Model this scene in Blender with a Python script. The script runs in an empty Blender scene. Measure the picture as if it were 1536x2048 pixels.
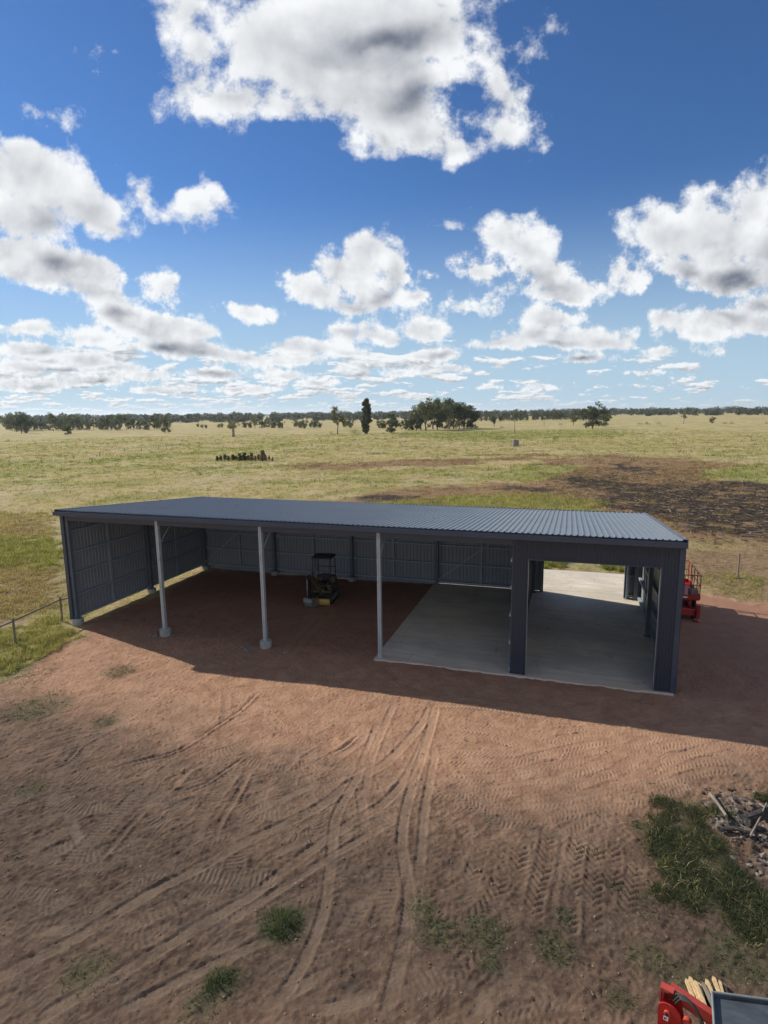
import bpy, bmesh, math, random, os
import numpy as np
from mathutils import Vector, Matrix
rng = np.random.default_rng(7)
random.seed(7)
sc = bpy.context.scene
COL = sc.collection
# ------------------------------------------------------------------ camera
F_PX, PITCH, ROLL, YAW = 1171.8, 0.1668, -0.0120, -0.3090
CAM = np.array([20.635, -19.429, 8.897])

def cam_dir(u, v):
    """world direction seen at photo position (u, v) of the 1536 x 2048 photograph"""
    U = u - 768.0; V = v - 1024.0
    cr, sr = math.cos(ROLL), math.sin(ROLL)
    a = (cr * U + sr * V) / F_PX; b = (-sr * U + cr * V) / F_PX
    cp, sp = math.cos(PITCH), math.sin(PITCH)
    y = cp - sp * b; z = -sp - cp * b; x = a
    c, s = math.cos(YAW), math.sin(YAW)
    return np.array([c * x + s * y, -s * x + c * y, z])

def at(u, v, z=0.0):
    d = cam_dir(u, v); t = (z - CAM[2]) / d[2]
    return CAM + t * d

cd = bpy.data.cameras.new('camera'); cam = bpy.data.objects.new('camera', cd); COL.objects.link(cam)
sc.camera = cam
fwd = Vector(cam_dir(768, 1024)).normalized()
right = Vector(cam_dir(1768, 1024)) - Vector(cam_dir(768, 1024)); right.normalize()
up = right.cross(fwd)
m = Matrix((right, up, -fwd)).transposed().to_4x4(); m.translation = Vector(CAM)
cam.matrix_world = m
cd.sensor_fit = 'VERTICAL'; cd.sensor_height = 24.0
cd.lens = 24.0 * F_PX / 2048.0
cd.clip_start = 0.1; cd.clip_end = 60000
# ------------------------------------------------------------------ render look
sc.view_settings.view_transform = 'Standard'; sc.view_settings.look = 'None'
sc.view_settings.gamma = 1; sc.view_settings.use_curve_mapping = False
sc.view_settings.exposure = 0.38
sc.render.engine = 'CYCLES'
sc.cycles.max_bounces = 8; sc.cycles.diffuse_bounces = 6; sc.cycles.glossy_bounces = 3
sc.cycles.transparent_max_bounces = 8; sc.cycles.volume_bounces = 1
sc.cycles.sample_clamp_indirect = 6
# ------------------------------------------------------------------ sun
SH = Vector((8.0, -2.15, -5.0)).normalized()      # travel direction of the light
SUN_EL = math.asin(-SH.z)
sd = bpy.data.lights.new('sun', 'SUN'); sun = bpy.data.objects.new('sun', sd); COL.objects.link(sun)
sd.energy = 4.6; sd.angle = math.radians(0.5); sd.color = (1.0, 0.93, 0.82)
sun.rotation_euler = SH.to_track_quat('-Z', 'Y').to_euler()
sun.location = (-30, 20, 40)
# ------------------------------------------------------------------ node helper
class NT:
    def __init__(s, nt): s.nt = nt; s.n = nt.nodes; s.l = nt.links
    def _in(s, sock, v):
        if isinstance(v, bpy.types.NodeSocket): s.l.new(v, sock)
        elif v is not None:
            if hasattr(sock.default_value, '__len__') and not hasattr(v, '__len__'):
                v = [v] * len(sock.default_value)
            if hasattr(sock.default_value, '__len__') and len(sock.default_value) == 4 and len(v) == 3: v = (*v, 1)
            sock.default_value = v
    def math(s, op, a, b=None, c=None, clamp=False):
        x = s.n.new('ShaderNodeMath'); x.operation = op; x.use_clamp = clamp
        for i, v in enumerate((a, b, c)): 
            if v is not None: s._in(x.inputs[i], v)
        return x.outputs[0]
    def vm(s, op, a, b=None, scale=None):
        x = s.n.new('ShaderNodeVectorMath'); x.operation = op
        s._in(x.inputs[0], a)
        if b is not None: s._in(x.inputs[1], b)
        if scale is not None: s._in(x.inputs[3], scale)
        return x.outputs['Value'] if op in ('DOT_PRODUCT', 'LENGTH', 'DISTANCE') else x.outputs['Vector']
    def noise(s, vec, scale, detail=4, rough=.55, dist=0, dim='3D', lac=2.0):
        x = s.n.new('ShaderNodeTexNoise'); x.noise_dimensions = dim
        s._in(x.inputs['Vector'], vec); s._in(x.inputs['Scale'], scale); x.inputs['Detail'].default_value = detail
        x.inputs['Roughness'].default_value = rough; x.inputs['Distortion'].default_value = dist
        x.inputs['Lacunarity'].default_value = lac
        return x.outputs['Fac'], x.outputs['Color']
    def ss(s, v, a, b, lo=0., hi=1.):
        x = s.n.new('ShaderNodeMapRange'); x.interpolation_type = 'SMOOTHSTEP'
        s._in(x.inputs[0], v); s._in(x.inputs[1], a); s._in(x.inputs[2], b); s._in(x.inputs[3], lo); s._in(x.inputs[4], hi)
        return x.outputs[0]
    def lin(s, v, a, b, lo=0., hi=1.):
        x = s.n.new('ShaderNodeMapRange'); x.clamp = True
        s._in(x.inputs[0], v); s._in(x.inputs[1], a); s._in(x.inputs[2], b); s._in(x.inputs[3], lo); s._in(x.inputs[4], hi)
        return x.outputs[0]
    def mix(s, f, a, b, mode='MIX'):
        x = s.n.new('ShaderNodeMix'); x.data_type = 'RGBA'; x.blend_type = mode
        s._in(x.inputs[0], f); s._in(x.inputs[6], a); s._in(x.inputs[7], b)
        return x.outputs[2]
    def sep(s, v):
        x = s.n.new('ShaderNodeSeparateXYZ'); s._in(x.inputs[0], v); return x.outputs
    def comb(s, a, b, c):
        x = s.n.new('ShaderNodeCombineXYZ')
        for i, v in enumerate((a, b, c)): s._in(x.inputs[i], v)
        return x.outputs[0]

# ------------------------------------------------------------------ world: clear sky with cumulus
W = bpy.data.worlds.new('World'); sc.world = W; W.use_nodes = True
wt = W.node_tree; wt.nodes.clear(); k = NT(wt)
sky = wt.nodes.new('ShaderNodeTexSky'); sky.sky_type = 'NISHITA'; sky.sun_disc = False
sky.sun_elevation = SUN_EL
sky.sun_rotation = math.atan2(-SH.x, -SH.y)
sky.altitude = 300; sky.air_density = 1.0; sky.dust_density = 0.1; sky.ozone_density = 2.2
SKY_STR = 0.11
tc = wt.nodes.new('ShaderNodeTexCoord'); D = tc.outputs['Generated']
FX = np.array([math.sin(YAW), math.cos(YAW), 0.0]); RX = np.array([math.cos(YAW), -math.sin(YAW), 0.0])
zf = k.vm('DOT_PRODUCT', D, tuple(FX)); xr = k.vm('DOT_PRODUCT', D, tuple(RX)); zz = k.sep(D)[2]
zfc = k.math('MAXIMUM', zf, 0.15)
A_ = k.math('DIVIDE', xr, zfc); B_ = k.math('DIVIDE', zz, zfc)
Bs = k.math('MAXIMUM', k.math('ADD', B_, 0.10), 0.02)                 # distance scale: small near the horizon
def puff_ab(u, v):
    d = cam_dir(u, v); return (float(d @ RX) / float(d @ FX), float(d[2]) / float(d @ FX))
# noise whose cells keep their shape but shrink towards the horizon: two neighbouring octaves blended
AB0 = k.comb(A_, B_, .37)
def levels(bs):
    lv = k.math('MULTIPLY', k.math('LOGARITHM', bs, 2.0), -1.0); fl = k.math('FLOOR', lv); fr = k.math('SUBTRACT', lv, fl)
    return k.math('POWER', 2.0, fl), k.ss(fr, 0.25, 0.75)
LV, FR = levels(Bs)
def mnoise(vec, scale, det, rough, lvl=None):
    p, fr = lvl or (LV, FR)
    n1, c1 = k.noise(vec, k.math('MULTIPLY', p, scale), det, rough)
    n2, c2 = k.noise(vec, k.math('MULTIPLY', p, scale * 2), det, rough)
    m_ = k.n.new('ShaderNodeMix'); m_.data_type = 'FLOAT'; k.l.new(fr, m_.inputs[0]); k.l.new(n1, m_.inputs[2]); k.l.new(n2, m_.inputs[3])
    return m_.outputs[0], k.mix(fr, c1, c2)
def billow(vec, sc_, det=1.5):
    n, c = mnoise(vec, sc_, det, .5)
    return k.math('ABSOLUTE', k.math('MULTIPLY_ADD', n, 2.0, -1.0)), c
def puffiness(vec):
    b1, c1 = billow(vec, 2.6); b2, c2 = billow(vec, 7.5, 4)
    return k.math('MULTIPLY_ADD', b2, .62, b1), c1, c2
nz1, nc1, nc2 = puffiness(AB0)
nz3, _, _ = puffiness(k.vm('ADD', AB0, k.vm('SCALE', (-0.045, 0.062, 0), scale=Bs)))
nz2, _ = mnoise(AB0, 12.0, 5, .65)
warp = k.vm('SCALE', k.vm('SUBTRACT', nc2, (.5, .5, .5)), scale=k.math('MULTIPLY', Bs, 0.085))
warp2 = k.vm('SCALE', k.vm('SUBTRACT', nc1, (.5, .5, .5)), scale=k.math('MULTIPLY', Bs, 0.085))
AB = k.vm('MULTIPLY', k.vm('ADD', k.vm('ADD', k.comb(A_, B_, 0), warp), warp2), (1, 1, 0))
# towards the sun, as seen in the sky: up and to the left
SOFF = k.vm('SCALE', (-0.42, 0.66, 0), scale=k.math('MULTIPLY', Bs, 0.30))

PUFFS = [
 # great cloud overhead
 (368,20,88,78,0),(396,105,66,84,0),(372,190,62,62,0),(560,95,135,100,0),(655,150,150,115,0),(560,215,105,42,5),(465,200,95,55,0),
 (770,40,215,120,0),(790,180,125,120,0),(775,285,48,48,0),(855,262,80,52,0),(915,295,62,30,0),(1005,262,66,58,0),(1012,200,52,52,0),(985,165,36,52,0),
 (1050,108,52,32,-30),(958,105,40,50,0),(700,-90,330,110,0),(925,160,18,14,0),
 # left stack
 (40,300,120,42,12),(60,350,150,68,15),(170,405,95,55,35),(215,455,75,16,18),(40,430,120,50,5),(60,520,130,58,10),(170,545,100,55,22),(225,592,55,14,5),(118,245,38,24,40),(75,222,28,14,10),
 (283,392,28,50,-32),(335,428,50,20,22),(398,410,56,38,10),(432,395,36,20,20),(188,112,18,20,0),(325,572,36,28,-10),(262,400,14,12,0),
 (285,640,105,34,12),(370,665,60,26,5),(340,695,66,20,6),(415,668,20,14,0),(503,626,66,20,8),
 # middle
 (735,500,72,52,-10),(790,530,34,62,0),(690,545,70,46,0),(620,578,74,34,18),(700,612,64,20,10),(755,590,60,30,0),(835,590,34,22,0),(860,550,16,7,10),
 (852,660,54,26,0),(770,672,46,18,0),(690,666,48,18,6),(735,655,26,14,0),
 # right of middle
 (1000,468,58,38,-5),(1055,490,66,42,25),(962,542,48,28,0),(1095,540,66,44,15),(1125,582,95,28,0),(1000,582,26,18,0),(1205,577,36,8,0),(897,458,32,20,0),(905,524,26,14,0),
 (1235,545,26,36,0),(1262,556,30,24,0),(1092,640,66,26,0),(930,612,34,13,-8),(985,617,17,10,0),
 (1305,440,42,38,0),(1340,480,90,56,15),(1440,480,95,72,0),(1390,420,34,50,25),(1505,410,60,62,0),(1560,360,60,50,0),(1380,545,85,30,6),(1470,560,100,38,-4),(1560,500,80,70,0),
 (1338,642,56,26,0),(1440,640,90,26,-6),(1530,612,60,28,0),(1400,668,60,14,0),(1520,655,60,20,0),
 # low rows
 (1000,690,74,14,0),(1110,676,120,22,0),(1200,688,90,16,0),(1255,676,26,14,0),(1168,718,60,11,0),(1316,709,44,12,0),(1435,701,20,8,0),(1290,745,50,6,0),
 (880,704,46,15,0),(845,712,36,8,0),(610,694,84,20,0),(690,702,46,9,0),(600,722,60,10,0),(745,728,22,8,0),(800,746,46,10,0),(900,734,52,10,0),(1085,776,34,8,0),(980,775,36,5,0),
 (55,655,70,18,0),(190,680,60,16,5),(60,700,75,20,0),(170,724,62,17,0),(45,735,60,15,0),(255,735,36,14,-5),(300,752,50,12,0),(400,705,70,18,4),(490,716,66,13,4),(560,728,54,8,0),(430,748,70,12,2),(570,752,50,9,0),(180,760,80,12,0),(60,770,90,14,0),(640,765,40,7,0),(330,780,80,8,0),(500,778,70,7,0),
]
puffs = []
for (u, v, ru, rv, ang) in PUFFS:
    c = puff_ab(u, v)
    a1 = math.radians(ang)
    px = puff_ab(u + ru * math.cos(a1), v + ru * math.sin(a1)); py = puff_ab(u - rv * math.sin(a1), v + rv * math.cos(a1))
    rx = math.hypot(px[0] - c[0], px[1] - c[1]); ry = math.hypot(py[0] - c[0], py[1] - c[1])
    th = math.atan2(px[1] - c[1], px[0] - c[0])
    puffs.append((c[0], c[1], rx, ry, th, math.sqrt(rx * ry)))

def field_group(name, plist):
    """node group: signed distance to the union of the puffs (negative inside)"""
    g = bpy.data.node_groups.new(name, 'ShaderNodeTree')
    g.interface.new_socket('ab', in_out='INPUT', socket_type='NodeSocketVector')
    g.interface.new_socket('d', in_out='OUTPUT', socket_type='NodeSocketFloat')
    q = NT(g); gi = g.nodes.new('NodeGroupInput'); go = g.nodes.new('NodeGroupOutput')
    vec = gi.outputs[0]; acc = None
    for i, (ca, cb, rx, ry, th, r) in enumerate(plist):
        if i and i % 12 == 0:      # keeps the evaluation in order (the renderer has a small stack)
            vec = q.vm('ADD', vec, q.vm('SCALE', (1e-7, 1e-7, 0), scale=acc))
        mp = g.nodes.new('ShaderNodeMapping'); mp.vector_type = 'TEXTURE'
        g.links.new(vec, mp.inputs[0]); mp.inputs[1].default_value = (ca, cb, 0); mp.inputs[2].default_value = (0, 0, th)
        mp.inputs[3].default_value = (rx, ry, 1)
        d = q.vm('LENGTH', mp.outputs[0])
        d = q.math('MULTIPLY_ADD', d, r, -r)
        acc = d if acc is None else q.math('SMOOTH_MIN', acc, d, 0.035)
    g.links.new(acc, go.inputs[0])
    return g
def field(vec, plist):
    x = wt.nodes.new('ShaderNodeGroup'); x.node_tree = plist[0]
    k.l.new(vec, x.inputs[0]); return x.outputs[0]
sky_col = k.vm('MULTIPLY', sky.outputs[0], (0.30, 0.48, 0.71))
# pale bluish air low over the horizon
sky_col = k.mix(k.ss(zz, 0.34, 0.0, 0.0, 0.92), sky_col, (3.3, 4.5, 5.5))
BG = wt.nodes.new('ShaderNodeBackground'); k.l.new(sky_col, BG.inputs[0]); BG.inputs[1].default_value = SKY_STR

def cloudy(plist):
    """background with the clouds of one part of the sky"""
    f0 = field(AB, plist) if plist else None
    if f0 is not None:
        AB2 = k.vm('ADD', k.vm('ADD', AB, SOFF), k.vm('SCALE', (1e-7, 1e-7, 0), scale=f0))
        f1 = field(AB2, plist)
        d0 = k.math('DIVIDE', k.math('MULTIPLY', f0, -1), Bs)
        d1 = k.math('DIVIDE', k.math('MULTIPLY', f1, -1), Bs)
        ds = k.math('SUBTRACT', d0, d1)             # > 0 where the cloud faces the sun
        core = k.ss(d0, 0.012, 0.13)               # thickness of the cloud body, without the fine detail
        d0 = k.math('ADD', d0, .001)
        d0 = k.math('MULTIPLY_ADD', k.math('SUBTRACT', nz1, .38), .115, d0)
        d0 = k.math('MULTIPLY_ADD', k.math('SUBTRACT', nz2, .5), .20, d0)
        dn = k.math('SUBTRACT', nz1, nz3)
        al = k.ss(d0, -0.030, 0.038)
        dark = k.math('MULTIPLY', core, k.ss(ds, 0.09, -0.12, 0.26, 1.0))
        br = k.math('MULTIPLY_ADD', dark, -0.74, 1.0)
        br = k.math('MULTIPLY_ADD', k.math('MINIMUM', dn, .25), .30, br)
        br = k.math('MULTIPLY_ADD', k.math('SUBTRACT', nz2, .5), .22, br)
        br = k.math('MULTIPLY_ADD', k.math('SUBTRACT', nz1, .45), .10, br)
        br = k.math('MINIMUM', k.math('MAXIMUM', br, 0.20), 1.0)
    # fleets of small flat clouds towards the horizon
    return (al, br) if f0 is not None else (None, None)

# small clouds from noise alone, in rows low over the horizon (denser to the left)
Bl = k.math('ADD', k.math('MAXIMUM', B_, 0.0), .028)
Pl = k.comb(A_, k.math('MULTIPLY', B_, 3.4), 1.7)
LL = levels(Bl)
lz, lc = mnoise(Pl, 1.15, 6, .60, LL)
lz2, _ = mnoise(k.vm('ADD', Pl, k.vm('SCALE', (-0.05, 0.16, 0), scale=Bl)), 1.15, 6, .60, LL)
band = k.math('MULTIPLY', k.ss(B_, 0.165, 0.095), k.ss(zf, .2, .5))
thr = k.math('MULTIPLY_ADD', A_, 0.075, 0.50)
thr = k.math('MULTIPLY_ADD', k.math('SUBTRACT', 1.0, band), 0.5, thr)
ld = k.math('SUBTRACT', lz, thr)
lal = k.math('MULTIPLY', k.ss(ld, 0.0, 0.045), k.ss(B_, -0.002, 0.03, 0.30, 0.93))
lbr = k.math('MINIMUM', k.math('MAXIMUM', k.math('MULTIPLY_ADD', k.math('SUBTRACT', lz, lz2), 3.0, 0.80), 0.45), 1.0)

CW = (1.0, 1.0, 1.0); 
def cloud_color(br):
    t = k.lin(br, 0.30, 1.0)
    return k.mix(t, (0.135, 0.155, 0.20), (0.72, 0.735, 0.75))
def shader_for(plist):
    al, br = cloudy(plist)
    base = k.vm('SCALE', sky_col, scale=SKY_STR)
    base = k.mix(lal, base, cloud_color(lbr))
    if al is not None:
        base = k.mix(al, base, cloud_color(br))
    b = wt.nodes.new('ShaderNodeBackground'); k.l.new(base, b.inputs[0]); b.inputs[1].default_value = 1.0
    return b.outputs[0]
def mixs(f, a, b):
    x = wt.nodes.new('ShaderNodeMixShader'); k.l.new(f, x.inputs[0]); k.l.new(a, x.inputs[1]); k.l.new(b, x.inputs[2]); return x.outputs[0]
def tile(a0, a1, b0, b1):
    mg = 0.07
    pl = [p for p in puffs if p[0] - p[2] - mg < a1 and p[0] + p[2] + mg > a0 and p[1] - max(p[3], p[2] * .6) - mg < b1 and p[1] + max(p[3], p[2] * .6) + mg > b0]
    return shader_for([field_group('cloud_field', pl)])
lo = mixs(k.math('GREATER_THAN', A_, -0.08), tile(-9, -0.08, -9, .19), tile(-0.08, 9, -9, .19))
mid = mixs(k.math('GREATER_THAN', A_, 0.11), tile(-9, 0.11, .19, .47), tile(0.11, 9, .19, .47))
front = mixs(k.math('GREATER_THAN', B_, .19), lo, mixs(k.math('GREATER_THAN', B_, .47), mid, tile(-9, 9, .47, 9)))
# rest of the sky: unseen clouds, brightened and thickened to add fill light
Pb = k.vm('SCALE', D, scale=k.math('DIVIDE', 1.0, k.math('ADD', k.math('MAXIMUM', zz, 0), .15)))
bz, _ = k.noise(Pb, 1.3, 4, .55)
bb = wt.nodes.new('ShaderNodeBackground')
k.l.new(k.mix(k.ss(bz, .48, .60, 0, .95), k.vm('SCALE', sky_col, scale=SKY_STR), (.86, .84, .82)), bb.inputs[0])
inf = k.math('MULTIPLY', k.math('GREATER_THAN', zf, 0.30), k.math('LESS_THAN', k.math('ABSOLUTE', A_), 1.3))
inf = k.math('MULTIPLY', inf, k.math('LESS_THAN', B_, 1.3))
s1 = mixs(inf, bb.outputs[0], front)
s2 = mixs(k.math('LESS_THAN', zz, -0.004), s1, BG.outputs[0])
wo = wt.nodes.new('ShaderNodeOutputWorld'); k.l.new(s2, wo.inputs[0])
W.cycles.sampling_method = 'MANUAL'; W.cycles.sample_map_resolution = 1024
# ================================================================== mesh helpers
def tag(o, label=None, cat=None, group=None, kind=None):
    if label: o['label'] = label
    if cat: o['category'] = cat
    if group: o['group'] = group
    if kind: o['kind'] = kind
    return o
def thing(name, label, cat, loc=(0, 0, 0), rz=0.0, group=None):
    o = bpy.data.objects.new(name, None); COL.objects.link(o); o.location = loc; o.rotation_euler = (0, 0, rz)
    o.empty_display_size = 0.3
    return tag(o, label, cat, group)
class MB:
    """collects shapes, builds ONE mesh object"""
    def __init__(s): s.v = []; s.f = []
    def add(s, vs, fs):
        n = len(s.v); s.v += [tuple(map(float, p)) for p in vs]; s.f += [tuple(i + n for i in f) for f in fs]; return s
    def box(s, lo, hi, rot=None, piv=None):
        x0, y0, z0 = lo; x1, y1, z1 = hi
        vs = [Vector(p) for p in ((x0,y0,z0),(x1,y0,z0),(x1,y1,z0),(x0,y1,z0),(x0,y0,z1),(x1,y0,z1),(x1,y1,z1),(x0,y1,z1))]
        if rot is not None:
            c = Vector(piv) if piv else (Vector(lo) + Vector(hi)) / 2
            vs = [c + rot @ (p - c) for p in vs]
        return s.add(vs, [(0,3,2,1),(4,5,6,7),(0,1,5,4),(1,2,6,5),(2,3,7,6),(3,0,4,7)])
    def cbox(s, lo, hi, b=0.02):
        """box with chamfered edges"""
        bm = bmesh.new(); bmesh.ops.create_cube(bm, size=1)
        for v in bm.verts: v.co = Vector([(lo[i] + hi[i]) / 2 + v.co[i] * (hi[i] - lo[i]) for i in range(3)])
        bmesh.ops.bevel(bm, geom=bm.edges[:], offset=b, segments=2, affect='EDGES', profile=.6)
        bm.verts.index_update(); s.add([v.co for v in bm.verts], [[v.index for v in f.verts] for f in bm.faces]); bm.free(); return s
    def bar(s, a, b, w, h, upv=(0, 0, 1)):
        a = Vector(a); b = Vector(b); d = (b - a).normalized(); u = Vector(upv)
        if abs(d.dot(u)) > .99: u = Vector((1, 0, 0))
        r = d.cross(u).normalized(); u = r.cross(d)
        vs = []
        for p in (a, b):
            for (i, j) in ((-1, -1), (1, -1), (1, 1), (-1, 1)): vs.append(p + r * (w / 2 * i) + u * (h / 2 * j))
        return s.add(vs, [(0,1,2,3),(7,6,5,4),(0,4,5,1),(1,5,6,2),(2,6,7,3),(3,7,4,0)])
    def tube(s, pts, rads, n=8, cap=True):
        pts = [Vector(p) for p in pts]
        if not hasattr(rads, '__len__'): rads = [rads] * len(pts)
        vs = []; fs = []; ref = None
        for i, p in enumerate(pts):
            d = (pts[min(i + 1, len(pts) - 1)] - pts[max(i - 1, 0)]).normalized()
            if ref is None: ref = Vector((1, 0, 0)) if abs(d.x) < .9 else Vector((0, 1, 0))
            r = (ref - d * ref.dot(d)).normalized(); u = d.cross(r); ref = r
            for j in range(n):
                a = 2 * math.pi * j / n; vs.append(p + (r * math.cos(a) + u * math.sin(a)) * rads[i])
        for i in range(len(pts) - 1):
            for j in range(n):
                fs.append((i * n + j, i * n + (j + 1) % n, (i + 1) * n + (j + 1) % n, (i + 1) * n + j))
        if cap: fs.append(tuple(range(n))[::-1]); fs.append(tuple((len(pts) - 1) * n + j for j in range(n)))
        return s.add(vs, fs)
    def disc(s, c, axis, r, w, n=20, hole=0.0):
        """short cylinder (wheel, plate) centred at c, width w along axis"""
        c = Vector(c); ax = Vector(axis).normalized()
        return s.tube([c - ax * w / 2, c - ax * w / 2 * .92, c + ax * w / 2 * .92, c + ax * w / 2], [r * .94, r, r, r * .94], n)
    def prism(s, outline, ext, at_=(0, 0, 0), ux=(1, 0, 0), uy=(0, 0, 1)):
        """outline polygon in the plane (ux, uy) through at_, extruded by vector ext"""
        o = Vector(at_); ux = Vector(ux); uy = Vector(uy); e = Vector(ext); n = len(outline)
        vs = [o + ux * x + uy * y for x, y in outline]; vs += [p + e for p in vs]
        fs = [tuple(range(n))[::-1], tuple(range(n, 2 * n))] + [(i, (i + 1) % n, (i + 1) % n + n, i + n) for i in range(n)]
        return s.add(vs, fs)
    def mesh(s, name, mat, smooth=False):
        me = bpy.data.meshes.new(name); me.from_pydata(s.v, [], s.f); me.update()
        if mat: me.materials.append(mat)
        if smooth:
            me.shade_smooth()
        return me
    def build(s, name, mat, parent=None, smooth=False):
        o = bpy.data.objects.new(name, s.mesh(name, mat, smooth)); COL.objects.link(o)
        if parent: o.parent = parent
        return o
def np_mesh(name, V, Fq, mat, cols=None, smooth=False):
    me = bpy.data.meshes.new(name); nv = len(V); nf, kf = Fq.shape
    me.vertices.add(nv); me.vertices.foreach_set('co', np.ascontiguousarray(V, dtype=np.float32).ravel())
    me.loops.add(nf * kf); me.loops.foreach_set('vertex_index', np.ascontiguousarray(Fq, dtype=np.int32).ravel())
    me.polygons.add(nf); me.polygons.foreach_set('loop_start', np.arange(0, nf * kf, kf, dtype=np.int32))
    me.polygons.foreach_set('loop_total', np.full(nf, kf, dtype=np.int32))
    me.update(calc_edges=True)
    for cn, c in (cols or {}).items():
        at_ = me.color_attributes.new(cn, 'FLOAT_COLOR', 'POINT')
        if c.shape[1] == 3: c = np.concatenate([c, np.ones((nv, 1))], 1)
        at_.data.foreach_set('color', np.ascontiguousarray(c, dtype=np.float32).ravel())
    me.polygons.foreach_set('use_smooth', np.full(nf, bool(smooth)))
    me.materials.append(mat)
    o = bpy.data.objects.new(name, me); COL.objects.link(o); return o
def copy_tree(o, parent=None):
    c = o.copy(); COL.objects.link(c)
    if parent: c.parent = parent
    for ch in list(o.children): copy_tree(ch, c)
    return c
# ------------------------------------------------------------------ materials
def mat(name, base, rough=.6, metal=0., var=.12, scale=3., bump=0., bscale=40., dirt=None, dirt_amt=.0, spec=.5, stretch=(1, 1, 1)):
    m = bpy.data.materials.new(name); m.use_nodes = True; nt = m.node_tree; q = NT(nt)
    bs = nt.nodes['Principled BSDF']; t = nt.nodes.new('ShaderNodeTexCoord'); P = t.outputs['Object']
    Ps = q.vm('MULTIPLY', P, stretch)
    f, _ = q.noise(Ps, scale, 5, .6)
    lo = tuple(max(0, c * (1 - var)) for c in base); hi = tuple(min(1, c * (1 + var)) for c in base)
    c = q.mix(q.ss(f, .3, .7), lo, hi)
    if dirt:
        f2, _ = q.noise(Ps, scale * 2.3, 6, .65, .3)
        c = q.mix(q.ss(f2, .62 - dirt_amt * .4, .75 - dirt_amt * .2), c, dirt)
    q.l.new(c, bs.inputs['Base Color']); bs.inputs['Metallic'].default_value = metal
    bs.inputs['Specular IOR Level'].default_value = spec
    q.l.new(q.lin(f, .3, .7, max(.02, rough - .07), min(1, rough + .07)), bs.inputs['Roughness'])
    if bump:
        f3, _ = q.noise(P, bscale, 4, .6); b = nt.nodes.new('ShaderNodeBump'); b.inputs['Strength'].default_value = 1
        b.inputs['Distance'].default_value = bump; q.l.new(f3, b.inputs['Height']); q.l.new(b.outputs[0], bs.inputs['Normal'])
    return m
DUST = (.30, .19, .13)
M_clad = mat('steel_cladding', (.030, .038, .056), .45, 0, .07, .6, dirt=(.05, .055, .07), dirt_amt=.05)
M_roof = mat('roof_sheeting', (.135, .160, .195), .34, 0, .08, .5, dirt=(.15, .165, .185), dirt_amt=.1, spec=.6)
M_trim = mat('trim_steel', (.052, .068, .098), .35, 0, .06, 1.0)
M_galv = mat('galvanised_steel', (.42, .46, .47), .45, .15, .10, 2.2, dirt=(.22, .20, .18), dirt_amt=.1)
M_girt = mat('girt_steel', (.30, .36, .40), .5, .15, .10, 2.0)
M_col = mat('column_steel', (.115, .14, .17), .45, .1, .08, 2.0)
M_tank = mat('old_concrete', (.20, .19, .165), .9, 0, .25, 4, .004, 40, dirt=(.10, .09, .08), dirt_amt=.2)
M_conc = mat('footing_concrete', (.33, .33, .30), .9, 0, .15, 6, .004, 60, dirt=(.30, .21, .16), dirt_amt=.15)
M_red = mat('red_paint', (.36, .018, .014), .38, 0, .10, 3, dirt=DUST, dirt_amt=.05)
M_red2 = mat('faded_red_paint', (.46, .060, .045), .42, 0, .10, 3, dirt=DUST, dirt_amt=.12)
M_yel = mat('yellow_paint', (.50, .31, .06), .42, 0, .1, 3, dirt=DUST, dirt_amt=.15)
M_blk = mat('black_paint', (.018, .018, .020), .5, 0, .2, 4, dirt=(.09, .07, .06), dirt_amt=.1)
M_rub = mat('rubber', (.022, .021, .020), .8, 0, .2, 8, .003, 60, dirt=(.12, .085, .065), dirt_amt=.15)
M_grym = mat('grey_metal', (.26, .26, .25), .5, .3, .12, 4, dirt=DUST, dirt_amt=.1)
M_chrome = mat('chrome_rod', (.6, .6, .6), .18, 1., .04, 4)
M_white = mat('white_decal', (.75, .75, .72), .5, 0, .05, 6)
M_ylab = mat('yellow_decal', (.70, .45, .03), .5, 0, .05, 6)
M_orange = mat('orange_lens', (.85, .20, .03), .3, 0, .05, 6)
M_bin = mat('grey_steel_bin', (.085, .10, .11), .42, .3, .22, 2.4, dirt=(.16, .15, .14), dirt_amt=.1, stretch=(1, 3, 1))
M_binrim = mat('grey_bin_rim', (.25, .27, .26), .45, .3, .15, 4)
M_wood = mat('sawn_timber', (.52, .38, .20), .75, 0, .18, 3, .002, 50, dirt=(.30, .23, .15), dirt_amt=.1, stretch=(6, 6, 1))
M_oldwood = mat('weathered_timber', (.20, .165, .13), .85, 0, .2, 4, .004, 40)
M_pipe = mat('weathered_pipe', (.19, .18, .16), .65, .3, .2, 6, dirt=(.22, .13, .08), dirt_amt=.2)
M_char = mat('charred_wood', (.030, .026, .024), .9, 0, .4, 8, .01, 30, dirt=(.22, .20, .18), dirt_amt=.15)
M_branch = mat('dead_branch', (.24, .19, .145), .85, 0, .2, 8, .003, 40)
M_bark = mat('bark', (.23, .19, .155), .9, 0, .3, 1.4, .03, 6, dirt=(.36, .33, .29), dirt_amt=.2)
M_rock = mat('loose_stone', (.34, .29, .25), .9, 0, .25, 8, .004, 40)

def back_coat(m, col):
    """the inner face of painted sheet steel has a paler coat"""
    nt = m.node_tree; q = NT(nt); bs = nt.nodes['Principled BSDF']; src = bs.inputs['Base Color'].links[0].from_socket
    g = nt.nodes.new('ShaderNodeNewGeometry'); q.l.new(q.mix(g.outputs['Backfacing'], src, col), bs.inputs['Base Color'])
back_coat(M_clad, (.235, .25, .27)); back_coat(M_roof, (.16, .17, .185))

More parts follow.
